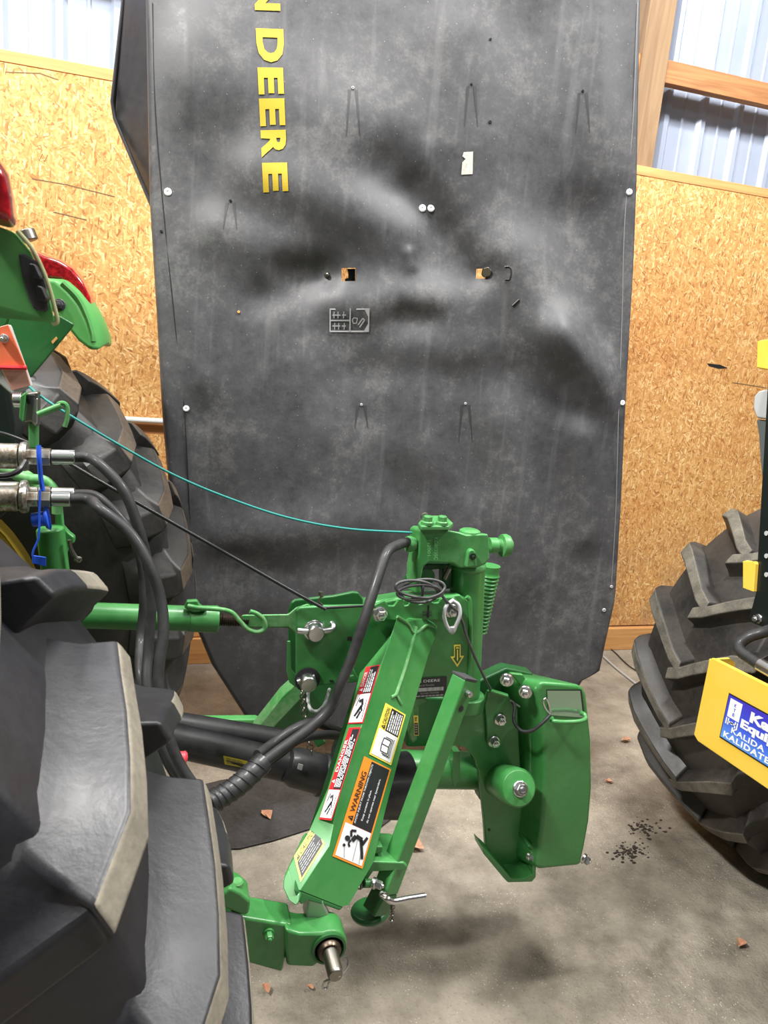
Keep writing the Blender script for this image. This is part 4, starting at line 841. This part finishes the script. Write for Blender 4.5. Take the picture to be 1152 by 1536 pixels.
# spiral guard sleeve round the returning bundle
b = MB(); ctr = cat_([P(300, 1208, 1.18), P(330, 1196, 1.2), P(362, 1174, 1.22), P(396, 1142, 1.25)], 12)
b.tube(ctr, [.0195 + .0016 * ((i * .75) % 1) for i in range(len(ctr))], 20); sl_ = b.build('hose_sleeve', SHAFT, None, smooth=35); tag(sl_, 'black spiral sleeve wrapped round the hose bundle above the tyre', 'sleeve')
b = MB()
for i in range(9):
    p = ctr[int(2 + i * 3.9)]; t = (ctr[min(int(3 + i * 3.9), len(ctr) - 1)] - ctr[int(1 + i * 3.9)]).normalized(); u1 = t.cross(V((0, .3, 1))).normalized(); u2 = (t.cross(u1) + t * .35)
    b.tube(circ(p, u1 * .0205, u2 * .0205, 26), .0011, 6, closed=True)
b.build('sleeve_groove', BLK, sl_)
hose([P(392, 1146, 1.25), P(420, 1125, 1.26), P(470, 1088, 1.28), P(497, 1060, 1.29), P(512, 1025, 1.29), P(530, 980, 1.3), P(548, 925, 1.31), P(565, 872, 1.34), P(580, 830, 1.38), P(596, 818, 1.42), P(612, 813, 1.45)], .0105, 'black hose rising from the spiral sleeve to the green head casting', grp=Hg)
hose([P(386, 1132, 1.29), P(408, 1116, 1.33), P(440, 1094, 1.36), P(470, 1084, 1.39), P(500, 1094, 1.42), P(520, 1104, 1.46)], .0095, 'black hose curving from the sleeve over the driveshaft, upper of two', grp=Hg)
hose([P(394, 1150, 1.27), P(420, 1130, 1.3), P(450, 1108, 1.33), P(490, 1102, 1.38), P(515, 1106, 1.44), P(535, 1118, 1.48)], .0095, 'black hose curving from the sleeve over the driveshaft, lower of two', grp=Hg)
hose([P(44, 580, 1.46), P(58, 592, 1.45), P(100, 620, 1.42), P(180, 668, 1.42), P(260, 712, 1.42), P(340, 746, 1.42), P(430, 776, 1.42), P(520, 793, 1.43), P(618, 799, 1.44)], .0024, 'thin teal pull cord stretched from the reflector to the mower head', 'pull_cord', CORD, 'cord', n=8)
hose([P(-40, 644, 1.5), P(10, 652, 1.5), P(80, 682, 1.5), P(150, 722, 1.48), P(250, 779, 1.45), P(350, 836, 1.42), P(430, 882, 1.40), P(488, 914, 1.395)], .0036, 'straight black control cable running down to the headstock plate', 'control_cable', CABLE, 'cable', n=10)
hose([P(488, 912, 1.40), P(540, 909, 1.405), P(560, 908, 1.405)], .003, 'short black cable run along the headstock top edge to the notched rack', 'control_cable', CABLE, 'cable', n=8)
b = MB()
b.tube(cat_([P(484, 908, 1.40), P(478, 902, 1.40), P(481, 896, 1.40), P(485, 894, 1.40)], 5), .0022, 8); b.lathe(P(481, 893, 1.40), (0, 0, 1), [(0, .005), (.008, .005)], 12); tag(b.build('cable_clip', DSTEEL, None), 'small metal clip holding the control cable on the headstock edge', 'clip')
# coiled cable on the rack
b = MB(); pts = []
for i in range(70):
    t = i / 69 * 2 * math.pi * 3.6 + 2.6; k = 1 + .16 * math.sin(i * .31)
    pts.append(P(629 + 32 * k * math.cos(t) + 5 * math.sin(i * .17), 888 + 13 * k * math.sin(t) + 5 * math.sin(i * .23), 1.375 + .02 * math.sin(t * .5)))
pts += [P(668, 900, 1.39), P(690, 925, 1.39), P(700, 955, 1.39), P(712, 985, 1.40), P(726, 1015, 1.42), P(736, 1034, 1.48)]
b.tube(cat_(pts, 3), .0032, 8); cb = b.build('coiled_cable', flat('grey_cable', (.06, .06, .062, 1), .4), None, smooth=60); tag(cb, 'dark coiled cable lying on the notched rack, its end trailing to the plate', 'cable')
b = MB(); b.tube(circ(P(634, 884, 1.37), V((.004, .012, 0)), V((0, 0, .014)), 14), .0028, 6, closed=True); b.build('cable_tie', CABLE, cb)
b = MB(); b.tube(cat_([P(680, 900, 1.40), P(670, 908, 1.39), P(666, 922, 1.385), P(670, 938, 1.385), P(678, 949, 1.385), P(684, 938, 1.385), P(690, 922, 1.385), P(688, 908, 1.39), P(680, 902, 1.395)], 6), .0042, 8); b.lathe(P(678, 940, 1.385), (.15, 0, -1), [(0, .006), (.012, .0065), (.016, .003)], 10); tag(b.build('tie_loop', GREYT, None, smooth=60), 'grey plastic tie loop hanging on the right rack bolt', 'loop')
# blue straps on the couplers
b = MB(); b.tube(cat_([P(58, 668, 1.36), P(59, 690, 1.355), P(61, 715, 1.36), P(64, 736, 1.36)], 6), .004, 8); b.tube(cat_([P(60, 735, 1.33), P(59, 770, 1.33), P(58, 805, 1.33), P(50, 826, 1.33), P(49, 834, 1.33)], 6), .0018, 8); st_ = b.build('blue_strap', BLUE, None); tag(st_, 'blue dust-plug strap hanging from the silver couplers', 'strap')
b = MB(); b.lathe(P(48, 780, 1.36), P(66, 778, 1.36) - P(48, 780, 1.36), [(0, .012), (.02, .013), (.022, .018), (.027, .02), (.028, .014)], 18); b.loft([[P(x, y, 1.35) for x, y in ((66, 758), (72, 764), (78, 790), (76, 796), (70, 788))], [P(x, y, 1.36) for x, y in ((66, 758), (72, 764), (78, 790), (76, 796), (70, 788))]]); b.build('plug', BLUE, st_, .001)
b = MB(); b.prism([P(x, y, 1.335) for x, y in ((48, 833), (69, 836), (69, 850), (48, 845))], (0, .003, 0)); b.build('tag', BLUE, st_, .001)

# ================================================================== RIGHT-HAND MACHINE
ld = thing('loader', 'machine at the right edge with lugged tyre, black mast and yellow frame', 'machine', (2.2, 1.8, 0))
rc = V((2.2, 1.815, .635))
t3 = tyre(ld, rc, .665, .46, 20, (RUBF, TREADR), R_(13.9), R_(-16), .05, .5, 1, lugw=.019, drop=.12, stag=.82, fat=2.1)
rim(t3, rc, .66, .46, YEL, -1); rim(t3, rc, .66, .46, YEL, 1)
XM = 1.46
b = MB(); b.ab(1.62, 2.9, .9, 1.42, .5, 1.15); b.ab(2.0, 2.4, 1.4, 1.62, .52, .76); b.build('loader_frame', BLKP, ld, .02)
b = MB(); b.ab(1.47, 1.66, 1.1, 1.36, .78, .95); b.build('frame_bracket', YEL, ld, .006)
b = MB(); b.prism([PX(x, y, XM) for x, y in ((1126, 934), (1124, 924), (1133, 890), (1152, 558), (1168, 300), (1230, 300), (1230, 975))], (.02, 0, 0)); mast = b.build('mast_plate', BLKP, ld, .003)
bolt(mast, PX(1138, 928, XM), (-1, 0, 0), .009)
for x, y in ((1150, 800), (1150, 834), (1150, 862)): b = MB(); b.lathe(PX(x, y, XM - .001), (-1, 0, 0), [(0, .006), (.002, .006)], 14); b.build('mast_hole', GREYT, mast)
b = MB(); b.prism([PX(x, y, 1.44) for x, y in ((1135, 512), (1140, 510), (1180, 505), (1180, 560), (1134, 552))], (.06, 0, 0)); b.build('upper_bracket', YEL, ld, .004)
b = MB(); b.prism([PX(x, y, 1.45) for x, y in ((1114, 842), (1131, 842), (1133, 846), (1130, 888), (1114, 882))], (.012, 0, 0)); b.prism([PX(1114, 842, 1.45), PX(1120, 840, 1.5), PX(1136, 843, 1.5), PX(1131, 843, 1.45)], (0, 0, -.004)); b.build('side_bracket', YEL, ld, .003)
XP = 1.38
pp = [(1063, 990), (1067, 987), (1072, 988), (1152, 1028), (1300, 1100), (1300, 1272), (1152, 1185), (1046, 1112), (1040, 1102)]
b = MB(); b.prism([PX(x, y, XP) for x, y in pp], (.012, 0, 0)); yp = b.build('yellow_plate', YEL, ld, .004)
b = MB(); A_ = [PX(1064, 989, XP), PX(1094, 989, XP + .07), PX(1100, 996, XP + .07), PX(1098, 1004, XP + .07)]
b.prism([PX(1064, 988, XP + .002), PX(1092, 986, XP + .09), PX(1099, 992, XP + .09), PX(1099, 1002, XP + .09), PX(1066, 1090, XP + .09) , PX(1044, 1106, XP + .002)], (0, -.008, 0)); b.build('plate_return', YEL, yp, .003)
e_ = lambda x, y: PX(x, y, XP - .001)
TL_, BL_ = e_(1094, 1039), e_(1079.5, 1105.5)
dirr = e_(1151, 1070) - TL_; dirr.z = 0 if False else dirr.z; LEN = .34
U_ = dirr.normalized() * LEN; TR_ = TL_ + U_; BR_ = BL_ + U_
L = Label([TL_, TR_, BR_, BL_], .001)
L.rect(0, 0, 1, 1, BKD, 0).rect(.008, .03, 1, .97, SBLUE, 1).rect(.03, .08, .15, .48, WHT, 2)
for i, ch in enumerate('KTE'): L.text(ch, .08, .15 + i * .1, .10, .22 + i * .1, SBLUE, 3, .02)
for u in (.028, .048, .118, .138): L.rect(u, .5, u + .012, .64, WHT, 3)
L.stroke([(.05, .57), (.13, .57)], .006, WHT, 3, .4); L.dot(.09, .57, .016, WHT, 3, .5)
L.text('Kalida', .24, .12, .66, .34, WHT, 3, .05); L.text('Equipment', .17, .36, .82, .6, WHT, 3, .05); L.text('KALIDA', .10, .64, .42, .76, WHT, 3, .03, 1.1); L.text('KALIDATE', .035, .80, .48, .93, WHT, 3, .04, 1.15)
L.build('sign', yp, 'blue sign with white dealer lettering')
b = MB(); b.tube(cat_([PX(1190, 930, 1.48), PX(1152, 946, 1.46), PX(1124, 955, 1.43), PX(1109, 967, 1.41), PX(1112, 978, 1.40), PX(1126, 988, 1.40), PX(1141, 998, 1.40)], 8), .014, 16); hz = b.build('loader_hose', HOSE, ld, smooth=60)
b = MB(); f0, f1_ = PX(1140, 997, 1.40), PX(1170, 1014, 1.40); b.lathe(f0, f1_ - f0, [(0, .0165), (.08, .0165)], 20); b.build('ferrule', STEEL, hz, .001)
b = MB(); b.prism([PX(x, y, 1.5) for x, y in ((1130, 594), (1138, 586), (1170, 580), (1170, 632), (1134, 627), (1129, 612))], (.05, 0, 0)); tp_ = b.build('grey_housing', GREYT, ld, .006)
b = MB(); b.prism([PX(x, y, 1.51) for x, y in ((1134, 629), (1160, 631), (1158, 735), (1144, 730), (1140, 690), (1138, 655))], (.04, 0, 0)); b.build('housing_bracket', flat('dull_grey', srgb(92, 98, 98), .45), tp_, .004)

# ================================================================== SMALL THINGS
b = MB(); b.tube([(-6, WY - .03, 1.215), (.6, WY - .03, 1.2)], .0125, 16); tag(b.build('conduit_pipe', WHTP, None), 'thin white conduit pipe along the strand board wall at left', 'pipe')
def leaf(x, y, s, rz, label, z=.004):
    c = G(x, y, z); b = MB(); r = random.Random(int(x * 7 + y)); pts = []
    ol = [(0, -1), (.35, -.6), (.6, -.15), (.42, .3), (.2, .7), (0, 1), (-.25, .65), (-.5, .25), (-.55, -.2), (-.3, -.65)]
    ca, sa = math.cos(rz), math.sin(rz); ring = []
    for u, v in ol:
        u *= r.uniform(.8, 1.2); ring.append(c + V(((u * ca - v * sa) * s, (u * sa + v * ca) * s, .006 + abs(u) * s * .6 + r.uniform(0, .004))))
    b.add([c + V((0, 0, .003))] + ring, [(0, i + 1, (i + 1) % 10 + 1) for i in range(10)])
    return tag(b.build('leaf', LEAF, None, smooth=0, recalc=False), label, 'leaf', 'dry leaves on the floor')
leaf(399, 1225, .03, .4, 'dry pinkish leaf on dark ground between tyre and labelled leg')
leaf(939, 1112, .026, 1.5, 'dry leaf on the floor just left of the right tyre, further back')
leaf(913, 1174, .018, 1.3, 'small dry leaf on the floor beside the green shield')
leaf(622, 1272, .035, .9, 'brown dry leaf on the floor behind the parking stand')
leaf(1111, 1418, .022, 2.0, 'small orange leaf alone on open floor in front of right tyre')
leaf(399, 1486, .018, .2, 'pale leaf scrap on the floor below the lower link')
leaf(465, 1484, .010, .9, 'tiny straw-coloured leaf chip on floor under the ball pin')
for pts, lab in (([(905, 985), (925, 1003), (940, 1015), (960, 1030), (990, 1050)], 'grey cable lying on the floor from cover to right tyre, nearer one'), ([(908, 968), (922, 978), (938, 994), (955, 1006), (990, 1020)], 'thin dark wire lying on the floor by the right tyre, nearer the wall')):
    b = MB(); b.tube(cat_([G(x, y, .006) for x, y in pts], 8), .006 if 'grey' in lab else .003, 8); tag(b.build('floor_cable', CABLE if 'dark' in lab else GREYT, None), lab, 'cable')
r5 = random.Random(11)
for (cx_, cy_, n_, lab) in ((965, 1243, 70, 'scatter of black crumbs on the floor left of the right tyre'), (945, 1280, 90, 'denser patch of black crumbs on the floor in front of the shield')):
    b = MB()
    for i in range(n_):
        c = G(cx_ + r5.gauss(0, 12), cy_ + r5.gauss(0, 7), 0); s = r5.uniform(.0012, .0034); b.box(c + V((0, 0, s * .5)), (s * 1.5, s * .3, 0), (-s * .3, s, 0), (0, 0, s * .5))
    tag(b.build('crumbs', BLK, None, smooth=0), lab, 'crumbs', None, 'stuff')
b = MB(); mt = [(200, 1205), (330, 1172), (480, 1150), (590, 1170), (606, 1215), (560, 1250), (470, 1243), (410, 1262), (360, 1274), (300, 1276), (200, 1290)]  # thin dark shape laid flat on the floor
b.prism([G(x, y, .003) for x, y in mt], (0, 0, .006)); tag(b.build('dark_floor_sheet', rubber('black_sheet', (.018, .017, .016, 1), (.07, .066, .062, 1), .8, .55), None, .002), 'thin dark sheet lying on the floor under the driveshaft', 'sheet')

# ================================================================== LIGHT, WORLD, CAMERA
def area(loc, tgt, size, power, colr=(1, 1, 1)):
    l = bpy.data.lights.new('area_light', 'AREA'); l.shape = 'RECTANGLE'; l.size, l.size_y = size; l.energy = power; l.color = colr
    o = bpy.data.objects.new('area_light', l); col.objects.link(o); o.location = loc
    o.rotation_euler = (V(tgt) - V(loc)).to_track_quat('-Z', 'Y').to_euler(); return o
area((-2.3, .5, 4.8), (.6, 1.9, .5), (.9, .25), 380, (1, .98, .95))
area((3.4, .9, 4.8), (.9, 1.6, .4), (1.0, .25), 230, (1, .985, .96))
area((.7, 1.3, 4.9), (.7, 2.1, .6), (1.0, .25), 190, (1, .985, .96))
area((1.0, -2.6, 4.6), (.8, 2.6, 1.2), (2.4, .6), 34, (1, .985, .96))  # soft front fill, added; no such fixture is known
area((-1.1, 2.75, 4.8), (-.2, 2.9, 0), (.9, .25), 50, (1, .985, .96))
w = bpy.data.worlds.new('shop_air'); bpy.context.scene.world = w; w.use_nodes = True
w.node_tree.nodes['Background'].inputs[0].default_value = (.9, .95, 1, 1); w.node_tree.nodes['Background'].inputs[1].default_value = .09
cam = bpy.data.cameras.new('camera'); co = bpy.data.objects.new('camera', cam); col.objects.link(co)
cam.sensor_fit = 'VERTICAL'; cam.sensor_height = 36; cam.lens = 36 * FPX / 1536; cam.clip_start = .02; cam.clip_end = 100
m3 = Matrix((CR, -CD, -CF)).transposed(); co.matrix_world = Matrix.Translation(E0) @ m3.to_4x4()
cam.dof.use_dof = True; cam.dof.focus_distance = 1.8; cam.dof.aperture_fstop = 13
sc = bpy.context.scene; sc.camera = co
sc.view_settings.view_transform = 'Standard'; sc.view_settings.look = 'None'; sc.view_settings.exposure = 0
